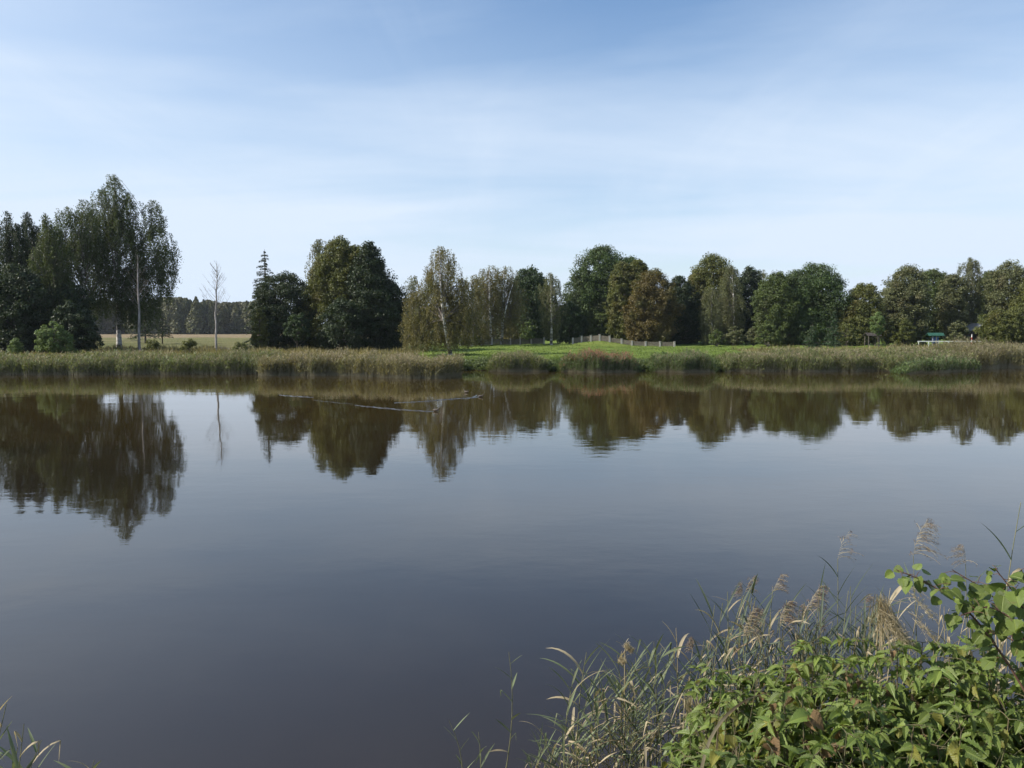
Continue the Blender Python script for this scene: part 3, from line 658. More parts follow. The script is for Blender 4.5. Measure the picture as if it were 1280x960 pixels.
# ---------------------------------------------------------------- far man made things
M['conc'] = plain('pale_concrete', (.32, .30, .26), (.46, .43, .38), .85, 8.)
M['panel'] = plain('grey_fence_board', (.085, .075, .055), (.15, .13, .10), .85, 5.)
def fence(label, posts, H=.98, panel_h=.80):
    """posts: (px, base row, Y)"""
    p0 = at(posts[0][0], posts[0][1], posts[0][2]); root = empty('fence', (p0.x, p0.y, gz(p0.x, p0.y)), label, 'fence'); o0 = np.array(root.location)
    pts = []
    for px, row, Y in posts:
        b = at(px, row, Y); g = gz(b.x, Y); pts.append((b.x, Y, g))
    HH = H
    for i, (x, y, g) in enumerate(pts):
        H = HH if i < 5 or HH > 1.07 else HH - .22; ph = panel_h
        if i > 4 and HH < 1.07: panel_h = .62
        if i:
            mb = MB(); q = pts[i - 1]; d = math.hypot(x - q[0], y - q[1]); rz = math.atan2(y - q[1], x - q[0])
            for k in range(5):
                zc = (g + q[2]) / 2 + .14 + k * panel_h / 5
                c = ((x + q[0]) / 2, (y + q[1]) / 2, zc); n0 = mb.n
                box(mb, c, (d - .2, .035, panel_h / 5 - .02), 0, rz)
                V = mb.v[-1]; tfrac = ((V[:, 0] - c[0]) * math.cos(rz) + (V[:, 1] - c[1]) * math.sin(rz)) / d
                V[:, 2] += tfrac * (g - q[2])
            mb.build('fence_panel', M['panel'], root, o0)
        mb = MB(); box(mb, (x, y, g + H / 2 - .2), (.24, .24, H + .3), 0, 0, .03); box(mb, (x, y, g + H - .02), (.29, .29, .06), 0, 0, .015); mb.build('fence_post', M['conc'], root, o0)
fence('sunlit fence with pale concrete posts under the oak and the russet maple', [(716, 424, 117.5), (727, 424, 117.5), (738.5, 425, 117), (749.5, 426, 116.5), (762, 427, 116), (777, 428, 115.5), (790, 429, 115), (807, 429, 114.5), (825, 429, 114), (843, 430, 113.5)])
fence('dim fence in shade behind the leaning birch', [(575, 430, 112), (588, 430, 113), (602, 430, 114), (615, 430, 115), (626, 430, 117), (638, 430, 119), (650, 429, 121), (664, 429, 122), (680, 429, 123)], 1.1, .85)

def gable(mb, cx, cy, z0, w, d, h, ov=.25, th=.10, mi=0, ridge='x'):
    for sgn in (-1, 1):
        if ridge == 'x':
            a = np.array([[-w / 2 - ov, 0, h], [w / 2 + ov, 0, h], [w / 2 + ov, sgn * (d / 2 + ov), -.12], [-w / 2 - ov, sgn * (d / 2 + ov), -.12]])
        else:
            a = np.array([[0, -d / 2 - ov, h], [0, d / 2 + ov, h], [sgn * (w / 2 + ov), d / 2 + ov, -.12], [sgn * (w / 2 + ov), -d / 2 - ov, -.12]])
        v = np.concatenate([a, a + [0, 0, th]]) + [cx, cy, z0 + (.002 if sgn > 0 else 0)]
        mb.add(v, [[0, 1, 2, 3], [7, 6, 5, 4], [0, 4, 5, 1], [1, 5, 6, 2], [2, 6, 7, 3], [3, 7, 4, 0]], mi, smooth=False)
M['shedwall'] = plain('shed_board', (.16, .17, .14), (.26, .27, .22), .8, 4.)
M['roof'] = plain('roof_felt', (.09, .09, .085), (.16, .155, .15), .8, 4.)
M['wood'] = plain('dark_timber', (.028, .022, .018), (.055, .043, .034), .8, 4.)
M['void'] = plain('dark_door', (.02, .018, .016), (.03, .028, .025), .8, 4.)
M['whitep'] = plain('white_paint', (.66, .66, .64), (.78, .78, .76), .5, 3., .05)
M['redp'] = plain('red_paint', (.35, .04, .03), (.45, .06, .04), .5, 3., .05)
M['bluep'] = plain('blue_board', (.03, .07, .22), (.05, .11, .32), .5, 3., .05)
M['greenp'] = plain('green_roof_paint', (.02, .075, .05), (.035, .11, .07), .5, 3., .05)
M['tin'] = plain('pale_tin_roof', (.12, .125, .125), (.24, .25, .25), .45, 3., .1)
# shed behind the fence
b = at(725, 420, 150); g = gz(b.x, 150); rt = empty('garden_shed', (b.x, 150, g), 'small grey garden shed under the oak above the fence', 'shed'); o0 = np.array(rt.location)
mb = MB(); box(mb, (b.x, 150, g + 1.15), (2.6, 2.2, 2.3), 0); mb.build('wall', M['shedwall'], rt, o0)
mb = MB(); gable(mb, b.x, 150, g + 2.35, 2.6, 2.2, .7); mb.build('roof', M['roof'], rt, o0)
mb = MB(); box(mb, (b.x + .15, 148.87, g + .98), (.9, .06, 1.9), 0); d_ = mb.build('door', M['void'], rt, o0)
# pavilion at right
Yp = 121; b = at(1222, 428, Yp); g = gz(b.x, Yp); rt = empty('pavilion', (b.x, Yp, g), 'dark timber pavilion with open front among the right hand trees', 'pavilion'); o0 = np.array(rt.location)
mb = MB(); box(mb, (b.x, Yp + 1.5, g + 1.2), (3.6, .1, 2.4), 0); box(mb, (b.x - 1.75, Yp, g + 1.2), (.1, 2.89, 2.4), 0); box(mb, (b.x + 1.75, Yp, g + 1.2), (.1, 2.89, 2.4), 0); mb.build('wall', M['wood'], rt, o0)
mb = MB(); gable(mb, b.x, Yp, g + 2.45, 3.7, 3.1, 1.0, .3, .1, 0, 'y'); mb.build('roof', M['tin'], rt, o0)
for dx in (-1.6, -.2, 1.55):
    mb = MB(); box(mb, (b.x + dx, Yp - 1.52, g + 1.2), (.12, .12, 2.4), 0, 0, .01); mb.build('post', M['wood'], rt, o0)
mb = MB(); box(mb, (b.x, Yp + .6, g + .72), (1.8, .8, .06), 0); box(mb, (b.x - .7, Yp + .6, g + .35), (.08, .6, .7), 0); box(mb, (b.x + .7, Yp + .6, g + .35), (.08, .6, .7), 0)
tb = mb.build('picnic_table', M['wood'], None, None); tag(tb, 'dark wooden table inside the dark pavilion', 'table')
# striped post
Yq = 112; b = at(1214.5, 428, Yq); g = gz(b.x, Yq); rt = empty('marker_post', (b.x, Yq, g), 'thin white and red banded post before the dark pavilion', 'post'); o0 = np.array(rt.location)
for k in range(5):
    mb = MB(); tube(mb, [(b.x, Yq, g - .05 + k * .36), (b.x, Yq, g - .05 + (k + 1) * .36)], .06, 10); mb.build('band', M['whitep' if k % 2 == 0 else 'redp'], rt, o0)
mb = MB(); tube(mb, [(b.x, Yq, g + 1.75), (b.x, Yq, g + 1.79), (b.x, Yq, g + 1.82)], [.065, .05, .005], 10); mb.build('cap', M['whitep'], rt, o0)
# information board with small roof
Yq = 112; b = at(1169, 428, Yq); g = gz(b.x, Yq); rt = empty('information_board', (b.x, Yq, g), 'blue board between two pale posts under a small green roof', 'notice board'); o0 = np.array(rt.location)
for dx in (-.42, .1):
    mb = MB(); box(mb, (b.x + dx, Yq - .1, g + .75), (.07, .07, 1.6), 0, 0, .008); mb.build('post', M['conc'], rt, o0)
mb = MB(); box(mb, (b.x - .02, Yq, g + .80), (.95, .05, 1.0), 0, 0, .01); mb.build('board', M['bluep'], rt, o0)
mb = MB(); gable(mb, b.x - .05, Yq, g + 1.5, 2.1, .7, .28, .1, .06); mb.build('roof', M['greenp'], rt, o0)
# white rail
Yr = 108; xa = at(1147, 427, Yr).x; xb = at(1226, 427, Yr).x; g = gz((xa + xb) / 2, Yr)
rt = empty('guard_rail', ((xa + xb) / 2, Yr, g), 'long low white rail behind the right reed bed', 'railing'); o0 = np.array(rt.location); zr = at(1186, 426.8, Yr).z
mb = MB(); box(mb, ((xa + xb) / 2, Yr, zr), (xb - xa, .06, .13), 0, 0, .015); mb.build('rail', M['whitep'], rt, o0)
for k in range(7):
    mb = MB(); x = xa + .2 + (xb - xa - .4) * k / 6; gg = gz(x, Yr + .09); box(mb, (x, Yr + .09, (zr + gg) / 2 - .1), (.1, .1, zr - gg + .2), 0, 0, .01); mb.build('post', M['whitep'], rt, o0)
# dark little shelter
Yq = 110; b = at(1090, 428, Yq); g = gz(b.x, Yq); rt = empty('open_shelter', (b.x, Yq, g), 'small dark open sided shelter below the pale sapling', 'shelter'); o0 = np.array(rt.location)
for dx in (-.75, .75):
    for dy in (-.6, .6):
        mb = MB(); box(mb, (b.x + dx, Yq + dy, g + .8), (.09, .09, 1.7), 0, 0, .01); mb.build('post', M['panel'], rt, o0)
mb = MB(); gable(mb, b.x, Yq, g + 1.6, 1.7, 1.4, .3, .15, .07); mb.build('roof', M['wood'], rt, o0)
# white post
Yq = 118; b = at(607, 428, Yq); g = gz(b.x, Yq); mb = MB(); box(mb, (0, 0, .95), (.22, .16, 1.95), 0, 0, .03); box(mb, (0, 0, 1.95), (.28, .2, .07), 0, 0, .02)
o = mb.build('gate_post', M['whitep']); o.location = (b.x, Yq, g); tag(o, 'pale post rising above the dim fence left of the forked birch', 'post')

# ---------------------------------------------------------------- swimming birds and wakes
M['down'] = plain('brown_plumage', (.05, .035, .025), (.13, .10, .07), .7, 30., .2)
M['beak'] = plain('bird_beak', (.10, .08, .04), (.16, .12, .06), .4, 30., .1)
def bird(px, row, rz, label):
    Y = CAMH * F / (row - HOR); b = at(px, row, Y)
    me = bpy.data.meshes.new('body'); pts = [(0, 0, .05), (-.09, 0, .055), (-.145, 0, .075), (.07, 0, .06), (.105, 0, .10), (.115, 0, .145), (.145, 0, .16)]
    me.from_pydata(pts, [(0, 1), (1, 2), (0, 3), (3, 4), (4, 5), (5, 6)], [])
    ob = bpy.data.objects.new('waterbird', me); C.objects.link(ob); ob.location = (b.x, Y, 0); ob.rotation_euler = (0, 0, rz)
    sk = ob.modifiers.new('s', 'SKIN'); rr = [(.075, .058), (.06, .045), (.018, .012), (.055, .05), (.026, .026), (.027, .03), (.02, .02)]
    for v, r in zip(me.skin_vertices[0].data, rr): v.radius = r
    me.skin_vertices[0].data[0].use_root = True
    ob.modifiers.new('u', 'SUBSURF').levels = 2; ob.modifiers['u'].render_levels = 2
    me.materials.append(M['down']); tag(ob, label, 'bird', 'waterbirds swimming on the pond')
    mb = MB(); tube(mb, [(.155, 0, .158), (.205, 0, .150)], [.011, .002], 6); mb.build('beak', M['beak'], ob)
    return ob
bird(545, 514.5, 0, 'small brown waterbird at the head of the nearer wake')
bird(601, 496.5, .2, 'small brown waterbird at the tip of the farther wake')
bird(583, 491, 2.9, 'tiny waterbird behind the farther wake without a trail')
def ripple(label, pts, w=.075, h=.026):
    P = []
    for px, row in pts:
        Y = CAMH * F / (row - HOR); q = at(px, row, Y); P.append((q.x, q.y, 0))
    P = np.array(P); n = 60; s = np.linspace(0, len(P) - 1, n); Q = np.stack([np.interp(s, np.arange(len(P)), P[:, i]) for i in range(3)], 1)
    Q[:, 1] += .05 * np.sin(s * 9) ; Tn = np.gradient(Q, axis=0); Tn = norm(Tn); S = np.stack([-Tn[:, 1], Tn[:, 0], 0 * s], 1)
    am = np.sin(np.linspace(.08, 1, n) * math.pi * .97) ** .5 * (1 + .35 * np.sin(s * 23)); prof = [(-1, -.3), (-.45, .55), (0, 1), (.45, .55), (1, -.3)]
    V = np.stack([Q + S * (a * w * (0.6 + .4 * am))[:, None] + np.array([0, 0, 1]) * (b_ * h * am)[:, None] for a, b_ in prof], 1)
    i, j = np.meshgrid(np.arange(n - 1), np.arange(4), indexing='ij'); k = i * 5 + j
    mb = MB(); mb.add(V.reshape(-1, 3), np.stack([k, k + 1, k + 6, k + 5], -1).reshape(-1, 4)); tag(mb.build('water_ripple', WAT), label, kind='structure')
ripple('nearer long wake crest behind a swimming bird', [(444, 507), (470, 509.5), (500, 512.3), (525, 514), (548, 515)])
ripple('farther wake crest behind a swimming bird', [(492, 504), (530, 502), (565, 499), (590, 497.5), (603, 495.5)])
ripple('short loop of ripple at the farther bird', [(590, 496.8), (596, 494.3), (603, 494.3), (602, 497)], .05)
ripple('faint wake crest below the dark grove', [(349, 494), (365, 495.3), (380, 496.3), (392, 496.8)])
ripple('thin wake crest left of the nearer bird', [(392, 500.5), (420, 503.5), (445, 505.5)], .03, .008)

# ---------------------------------------------------------------- foreground plants
def leaf_template(rows=9, serr=.12, fold=.18, curl=.25, shape='lance', cols=5):
    v = []; uv = []
    for i in range(rows):
        t = i / (rows - 1)
        if shape == 'lance': w = .25 * math.sin(math.pi * t ** .72) ** .85 * (1 - .25 * t)
        elif shape == 'ovate': w = .52 * math.sin(math.pi * min(1, t ** .62)) ** .62
        else: w = .38 * math.sin(math.pi * t ** .7) ** .7
        w = max(w, .012)
        if 0 < i < rows - 1: w *= 1 + (serr if i % 2 else -serr)
        for j in range(cols):
            u = j / (cols - 1) * 2 - 1
            z = fold * abs(u) * w * 1.6 - curl * t * t - .10 * u * u * w + (.02 * (1 if (i + j) % 2 else -1) if 0 < i < rows - 1 and abs(u) > .3 else 0)
            v.append((u * w, t - (.035 * abs(u) if i % 2 else 0), z)); uv.append((.5 + u * w, t))
    f = [[i * cols + j, i * cols + j + 1, (i + 1) * cols + j + 1, (i + 1) * cols + j] for i in range(rows - 1) for j in range(cols - 1)]
    return np.array(v), np.array(f), np.array(uv)
LANCE = leaf_template(13, .13, .30, .22); LANCE2 = leaf_template(13, .14, .5, .55); OVATE = leaf_template(11, .05, .22, .22, 'ovate'); NETTLE = leaf_template(13, .10, .2, .3, 'broad')
MF = {
 'mid': leaf_mat('bramble_leaves', (.072, .112, .023), (.130, .178, .038), (.140, .150, .036), .56, .30, 2.2, .42, .45, True),
 'bright': leaf_mat('elder_leaves', (.082, .130, .027), (.155, .205, .042), (.062, .105, .028), .6, .34, 2.2, .42, .45, True),
 'bluish': leaf_mat('nettle_leaves', (.050, .088, .034), (.092, .138, .050), (.085, .12, .035), .6, .28, 2.2, .42, .45, True),
 'yellow': leaf_mat('yellowing_leaves', (.15, .16, .03), (.22, .21, .045), (.10, .14, .03), .5, .36, 2.2, .45, .4, True),
 'deadleaf': leaf_mat('withered_leaves', (.12, .075, .035), (.22, .15, .075), (.10, .05, .03), .55, .25, 3., .7, .2, True),
 'stem': bark_mat('green_brown_stems', (.06, .065, .025), (.13, .10, .05), scale=20.),
 'redstem': bark_mat('reddish_stems', (.07, .035, .025), (.13, .07, .04), scale=20.),
 'rleaf': leaf_mat('near_reed_leaves', (.095, .125, .060), (.17, .20, .10), (.20, .18, .10), .56, .28, 3., .58, .3),
 'rdark': leaf_mat('near_reed_dark_leaves', (.050, .075, .045), (.10, .125, .075), (.17, .16, .09), .6, .25, 3., .58, .3),
 'rdry': leaf_mat('near_reed_dry_leaves', (.26, .21, .125), (.44, .37, .24), (.17, .11, .065), .55, .3, 4., .6, .3),
 'rstem': plain('near_reed_stem', (.12, .13, .055), (.22, .20, .10), .5, 14., .1),
 'rstemdry': plain('near_reed_dry_stem', (.25, .20, .11), (.40, .33, .20), .6, 14., .1),
 'pan': leaf_mat('near_reed_panicles', (.11, .075, .06), (.24, .175, .13), (.17, .14, .09), .55, .3, 6., .7, .2),
}
def height_at(px, rows):
    return np.interp(px, [r[0] for r in rows], [r[1] for r in rows])
TOP = [(820, 1010), (850, 965), (890, 895), (930, 855), (980, 838), (1030, 828), (1080, 820), (1130, 820), (1200, 838), (1260, 842), (1300, 838), (1420, 820)]

def blade(mb, p, d, L, w, rng, droop, mi=0, kink=None, n=8, twist=None):
    """long narrow grass blade"""
    d = np.array(d, float); d /= np.linalg.norm(d)
    side = np.cross(d, [0, 0, 1.]); side /= np.linalg.norm(side) + 1e-6
    if twist is None: twist = rng.normal(0, .6)
    pos = np.array(p, float); V = []; dirn = d.copy(); step = L / (n - 1)
    for i in range(n):
        t = i / (n - 1); ww = w * (.55 + .9 * t if t < .35 else .87 * (1 - ((t - .35) / .65) ** 1.6)) + .0006
        up = np.cross(side, dirn); a = twist * t; s = side * math.cos(a) + up * math.sin(a); nn = np.cross(s, dirn)
        V += [pos - s * ww + nn * ww * .35, pos, pos + s * ww + nn * ww * .35]
        pos = pos + dirn * step
        dirn = dirn + np.array([0, 0, -1]) * droop * step * 3
        if kink is not None and t < kink <= t + 1 / (n - 1): dirn = dirn * .25 + np.array([rng.normal(0, .3), rng.normal(0, .3), -1.1])
        dirn /= np.linalg.norm(dirn)
    f = [[3 * i + j, 3 * i + j + 1, 3 * i + j + 4, 3 * i + j + 3] for i in range(n - 1) for j in (0, 1)]
    mb.add(V, f, mi)

def panicle(mb, p, d, size, rng, full=1., side=1.):
    nb = int(26 * full); P = []; A = []; W = []
    d = np.array(d, float); d /= np.linalg.norm(d)
    for i in range(nb):
        s = i / nb; o = np.array(p) + d * size * s * .9 + np.array([side * .25 * size * s * s, 0, 0])
        a = rng.normal(0, .9); out = np.array([math.cos(a) * side + .2 * side, math.sin(a), rng.uniform(-.1, .7)]); out /= np.linalg.norm(out)
        L = size * (.85 - .5 * s) * rng.uniform(.6, 1.1); q = [o]; dd = out * .9 + d * .35
        for k in range(5):
            dd = dd + np.array([.05 * side, 0, -.24]); dd /= np.linalg.norm(dd); q.append(q[-1] + dd * L / 5)
        tube(mb, q, np.linspace(.0013, .0007, 6), 3, 1)
        q = np.array(q)
        m = int(6 * full) + 5; u = rng.uniform(1.2, 5, m); pp = np.stack([np.interp(u, range(6), q[:, c]) for c in range(3)], 1) + rng.normal(0, .006, (m, 3))
        P.append(pp); A.append(np.tile(dd, (m, 1)) + rng.normal(0, .35, (m, 3)))
    P = np.concatenate(P); A = np.concatenate(A); k = len(P)
    scatter(mb, RH, RHF, P, frames(rng.normal(0, 1, (k, 3)), A), np.stack([np.full(k, .30), np.full(k, 1.9), np.ones(k)], 1) * (.0115 * rng.uniform(.6, 1.4, k))[:, None], 0)

def near_reed(px, top, Y, label, group, seed, lean=None, pan=0., dry=.15, nl=9, leafL=.34, lw=.009, style='rleaf', broken=False, bpx=None, sz=.2):
    rng = np.random.default_rng(seed)
    tp = at(px, top, Y); by = Y + rng.normal(0, .12); bx = tp.x - (lean if lean is not None else rng.normal(.06, .12))
    if bpx is not None: bx = at(bpx, 960, Y).x
    g = gz(bx, by); root = empty('reed', (bx, by, g), label, 'reed', group); o0 = np.array(root.location)
    st = MB(); lf = MB(); pn = MB(); n = 9; s = np.linspace(0, 1, n)[:, None]
    p0 = np.array([bx, by, g - .1]); p1 = np.array(tp) - [0, 0, (sz if pan else 0) * .8]
    P = p0 + (p1 - p0) * np.concatenate([s, s, s], 1); P[:, 0:1] += (s ** 2 - s) * rng.normal(.0, .18) ; P[:, 1:2] += (s ** 2 - s) * rng.normal(0, .15)
    r = np.linspace(.0054, .0018, n); tube(st, P, r, 6)
    H = p1[2] - p0[2]; a0 = rng.random() * 6.283
    for i in range(nl):
        t = .42 + .56 * (i + rng.uniform(-.3, .3)) / nl if nl > 1 else .9
        t = min(max(t, .05), .99); q = np.array([np.interp(t, s[:, 0], P[:, c]) for c in range(3)])
        a = (0 if i % 2 else math.pi) + rng.normal(0, .7) ; up = rng.uniform(.9, 2.2) if t > .7 else rng.uniform(.5, 1.5)
        isd = rng.random() < dry + (.25 if t < .65 else 0)
        blade(lf, q, (math.cos(a), math.sin(a) * .8, up), leafL * rng.uniform(.55, 1.15), lw * rng.uniform(.6, 1.2) * (1.1 if isd else 1), rng, rng.uniform(.1, 1.0) if not isd else rng.uniform(.8, 2.2), 1 if isd else 0,
              kink=rng.uniform(.3, .7) if rng.random() < (.45 if isd else .16) else None)
    st.build('stem', MF['rstemdry' if dry > .5 else 'rstem'], root, o0)
    lf.build('foliage', [MF[style], MF['rdry']], root, o0)
    if pan:
        d = P[-1] - P[-2]; d = d / np.linalg.norm(d) + [.15, 0, 0]
        panicle(pn, P[-1], d, sz, rng, pan, 1 if rng.random() < .75 else -1); pn.build('panicle', [MF['pan'], MF['rstemdry']], root, o0)
    return root

rg = np.random.default_rng(99)
# individually placed stalks
near_reed(636, 815, 5.6, 'single reed stalk with folded tip standing alone in open water', None, 301, nl=8, leafL=.19, lw=.013, bpx=612, dry=.05)
near_reed(561, 900, 5.7, 'short thin reed sprout outermost left of the single stalk', None, 302, nl=6, leafL=.17, lw=.008, bpx=560, dry=.0)
near_reed(598, 915, 5.6, 'short thin reed sprout beside the single stalk', None, 303, nl=7, leafL=.19, lw=.010, bpx=590, dry=.3)
near_reed(1143, 655, 5.3, 'tallest reed with a full plume leaning right above the leafy shoots', None, 304, nl=7, pan=1.5, sz=.28, style='rdark', lean=-.05)
near_reed(1048, 668, 5.5, 'tall reed with sparse plume and two upright dark blades', None, 305, nl=9, pan=.6, sz=.22, style='rdark', lean=.03)
near_reed(1208, 682, 5.2, 'reed with narrow closed plume behind the leafy shoots', None, 306, nl=6, pan=.8, sz=.16, style='rdark', lean=.02, dry=.3)
near_reed(1113, 735, 4.9, 'stout dry reed with torn brown sheath at its top', None, 307, nl=8, dry=.9, leafL=.25, lw=.014, style='rdark')
near_reed(845, 785, 5.5, 'dry pale broken reed topping the clump left of the bush', None, 308, nl=9, dry=.8, leafL=.3, lw=.011)
near_reed(866, 798, 5.4, 'reed with dark crumpled top left of the bush', None, 309, nl=9, dry=.7, pan=.9, sz=.10)
near_reed(1276, 628, 4.6, 'tall reed cut by the right frame edge', None, 310, nl=8, dry=.5, leafL=.3, lw=.012, style='rdark')
near_reed(1010, 735, 5.3, 'reed with dense drooping plume above the middle of the bush', None, 311, nl=8, pan=1.5, sz=.2, style='rdark')
near_reed(932, 722, 5.4, 'reed with small upright plume at the left of the plumed reeds', None, 312, nl=9, pan=.8, sz=.13, style='rdark')
near_reed(966, 720, 5.5, 'reed with slim plume second among the plumed reeds', None, 313, nl=9, pan=.9, sz=.16, style='rdark')
near_reed(930, 765, 5.1, 'reed with heavy tan plume hanging left', None, 314, nl=8, pan=1.8, sz=.2, style='rdark')
near_reed(975, 755, 5.2, 'reed with brown tangled plume in front of slim plume', None, 315, nl=8, pan=1.8, sz=.18, style='rdark')
for i in range(30):
    px = 705 + 145 * rg.random(); e = height_at(px, [(700, 885), (725, 815), (770, 795), (810, 800), (850, 800), (870, 830)])
    near_reed(px, e + 125 * rg.random() ** 1.3, rg.uniform(5.2, 6.0), 'green and straw coloured reed in the clump left of the leafy bush', 'reeds of the clump left of the bush', 400 + i, dry=.22, nl=12, leafL=.36, lw=.0105)
for i in range(12):
    px = 655 + 80 * rg.random(); near_reed(px, 905 + 60 * rg.random(), rg.uniform(5.5, 6.0), 'short reed at the left fringe of the clump', 'short reeds fringing the clump', 440 + i, dry=.25, nl=7, leafL=.25, lw=.006)
for i in range(62):
    px = 872 + 225 * rg.random(); e = height_at(px, [(870, 790), (905, 735), (960, 715), (1010, 735), (1060, 720), (1100, 740)])
    near_reed(px, e + 75 * rg.random(), rg.uniform(4.9, 5.8), 'grey green reed among the plumed reeds behind the bush', 'reeds behind the leafy bush', 460 + i, dry=.25, nl=12, leafL=.30, lw=.0085, style='rdark', pan=(.8 if rg.random() < .12 else 0), sz=.12)
for i in range(26):
    px = 1105 + 215 * rg.random(); near_reed(px, 738 + 70 * rg.random(), rg.uniform(4.8, 5.5), 'thin dry reed in the gap under the leafy shoots', 'dry reeds at the right', 520 + i, dry=.6, nl=8, leafL=.22, lw=.006, style='rleaf')
for i, (px, top, Y, bp) in enumerate([(30, 905, 4.3, -30), (52, 925, 4.6, 20), (8, 880, 4.2, -60), (-15, 870, 4.4, -40), (22, 935, 4.7, 5), (118, 950, 5.3, 116)]):
    near_reed(px, top, Y, 'reed blades poking in at the lower left corner', 'reeds at the lower left corner', 560 + i, nl=7, leafL=.30, lw=.013, bpx=bp, dry=.15)
# long pale arching blades
def lone_blade(label, pts, w, mat, Y, name='drooping_reed'):
    P = np.array([at(a_, b_, Y + dy) for a_, b_, dy in pts]); n = 14; s = np.linspace(0, len(P) - 1, n)
    Q = np.stack([np.interp(s, np.arange(len(P)), P[:, i]) for i in range(3)], 1)
    for _ in range(2): Q[1:-1] = (Q[:-2] + 2 * Q[1:-1] + Q[2:]) / 4
    t = np.linspace(0, 1, n); Tn = norm(np.gradient(Q, axis=0)); S = norm(np.cross(Tn, [0, -.9, .4])); ww = (w * np.minimum(1, (1 - t) * 2.2 + .04))[:, None]
    V = np.stack([Q - S * ww, Q + np.array([0, 0, -.3]) * ww, Q + S * ww], 1).reshape(-1, 3)
    f = [[3 * i + j, 3 * i + j + 1, 3 * i + j + 4, 3 * i + j + 3] for i in range(n - 1) for j in (0, 1)]
    mb = MB(); mb.add(V, f); tag(mb.build(name, MF[mat]), label, 'reed blade')
lone_blade('long pale arching blade at the left shoulder of the bush', [(868, 1010, -.3), (882, 930, -.2), (905, 895, -.1), (935, 872, 0), (962, 866, .1)], .008, 'rdry', 3.9)
lone_blade('thin pale stem lying level before the left reeds', [(878, 854, .2), (915, 857, .1), (952, 856, 0)], .004, 'rdry', 4.5)

def straw(label, px, row, Y, n, L, d, seed):
    rng = np.random.default_rng(seed); p = np.array(at(px, row, Y)); g = gz(p[0], Y + .25); root = empty('dead_reed', (p[0], Y + .25, g), label, 'reed', None); o0 = np.array(root.location)
    st = MB(); tube(st, [(p[0], Y + .25, g - .1), (p[0] + .02, Y + .1, (g + p[2]) / 2), tuple(p)], [.006, .005, .004], 6); st.build('stem', MF['rstemdry'], root, o0)
    pn = MB()
    for i in range(n):
        dd = np.array(d) + rng.normal(0, .28, 3); o = p + rng.normal(0, .025, 3) * [1, 1, 1.5]
        blade(pn, o, dd, L * rng.uniform(.5, 1.1), rng.uniform(.0012, .004), rng, rng.uniform(.2, 1.2), 0, n=6)
    for i in range(5): panicle(pn, p + rng.normal(0, .05, 3) + np.array(d) * L * .3 * rng.random(), d, L * .7, rng, .8, 1)
    pn.build('plume', [MF['rdry'], MF['rstemdry']], root, o0)
straw('big matted straw coloured dead plume above the middle of the bush', 1100, 752, 4.3, 110, .34, (.45, 0, -.8), 71)
straw('crumpled brown dead reed head hanging at the left side of the bush', 862, 872, 4.7, 45, .26, (.25, -.1, -1), 72)
straw('small pinkish dry plume above the left reed clump', 781, 812, 5.6, 14, .05, (.3, 0, .4), 73)

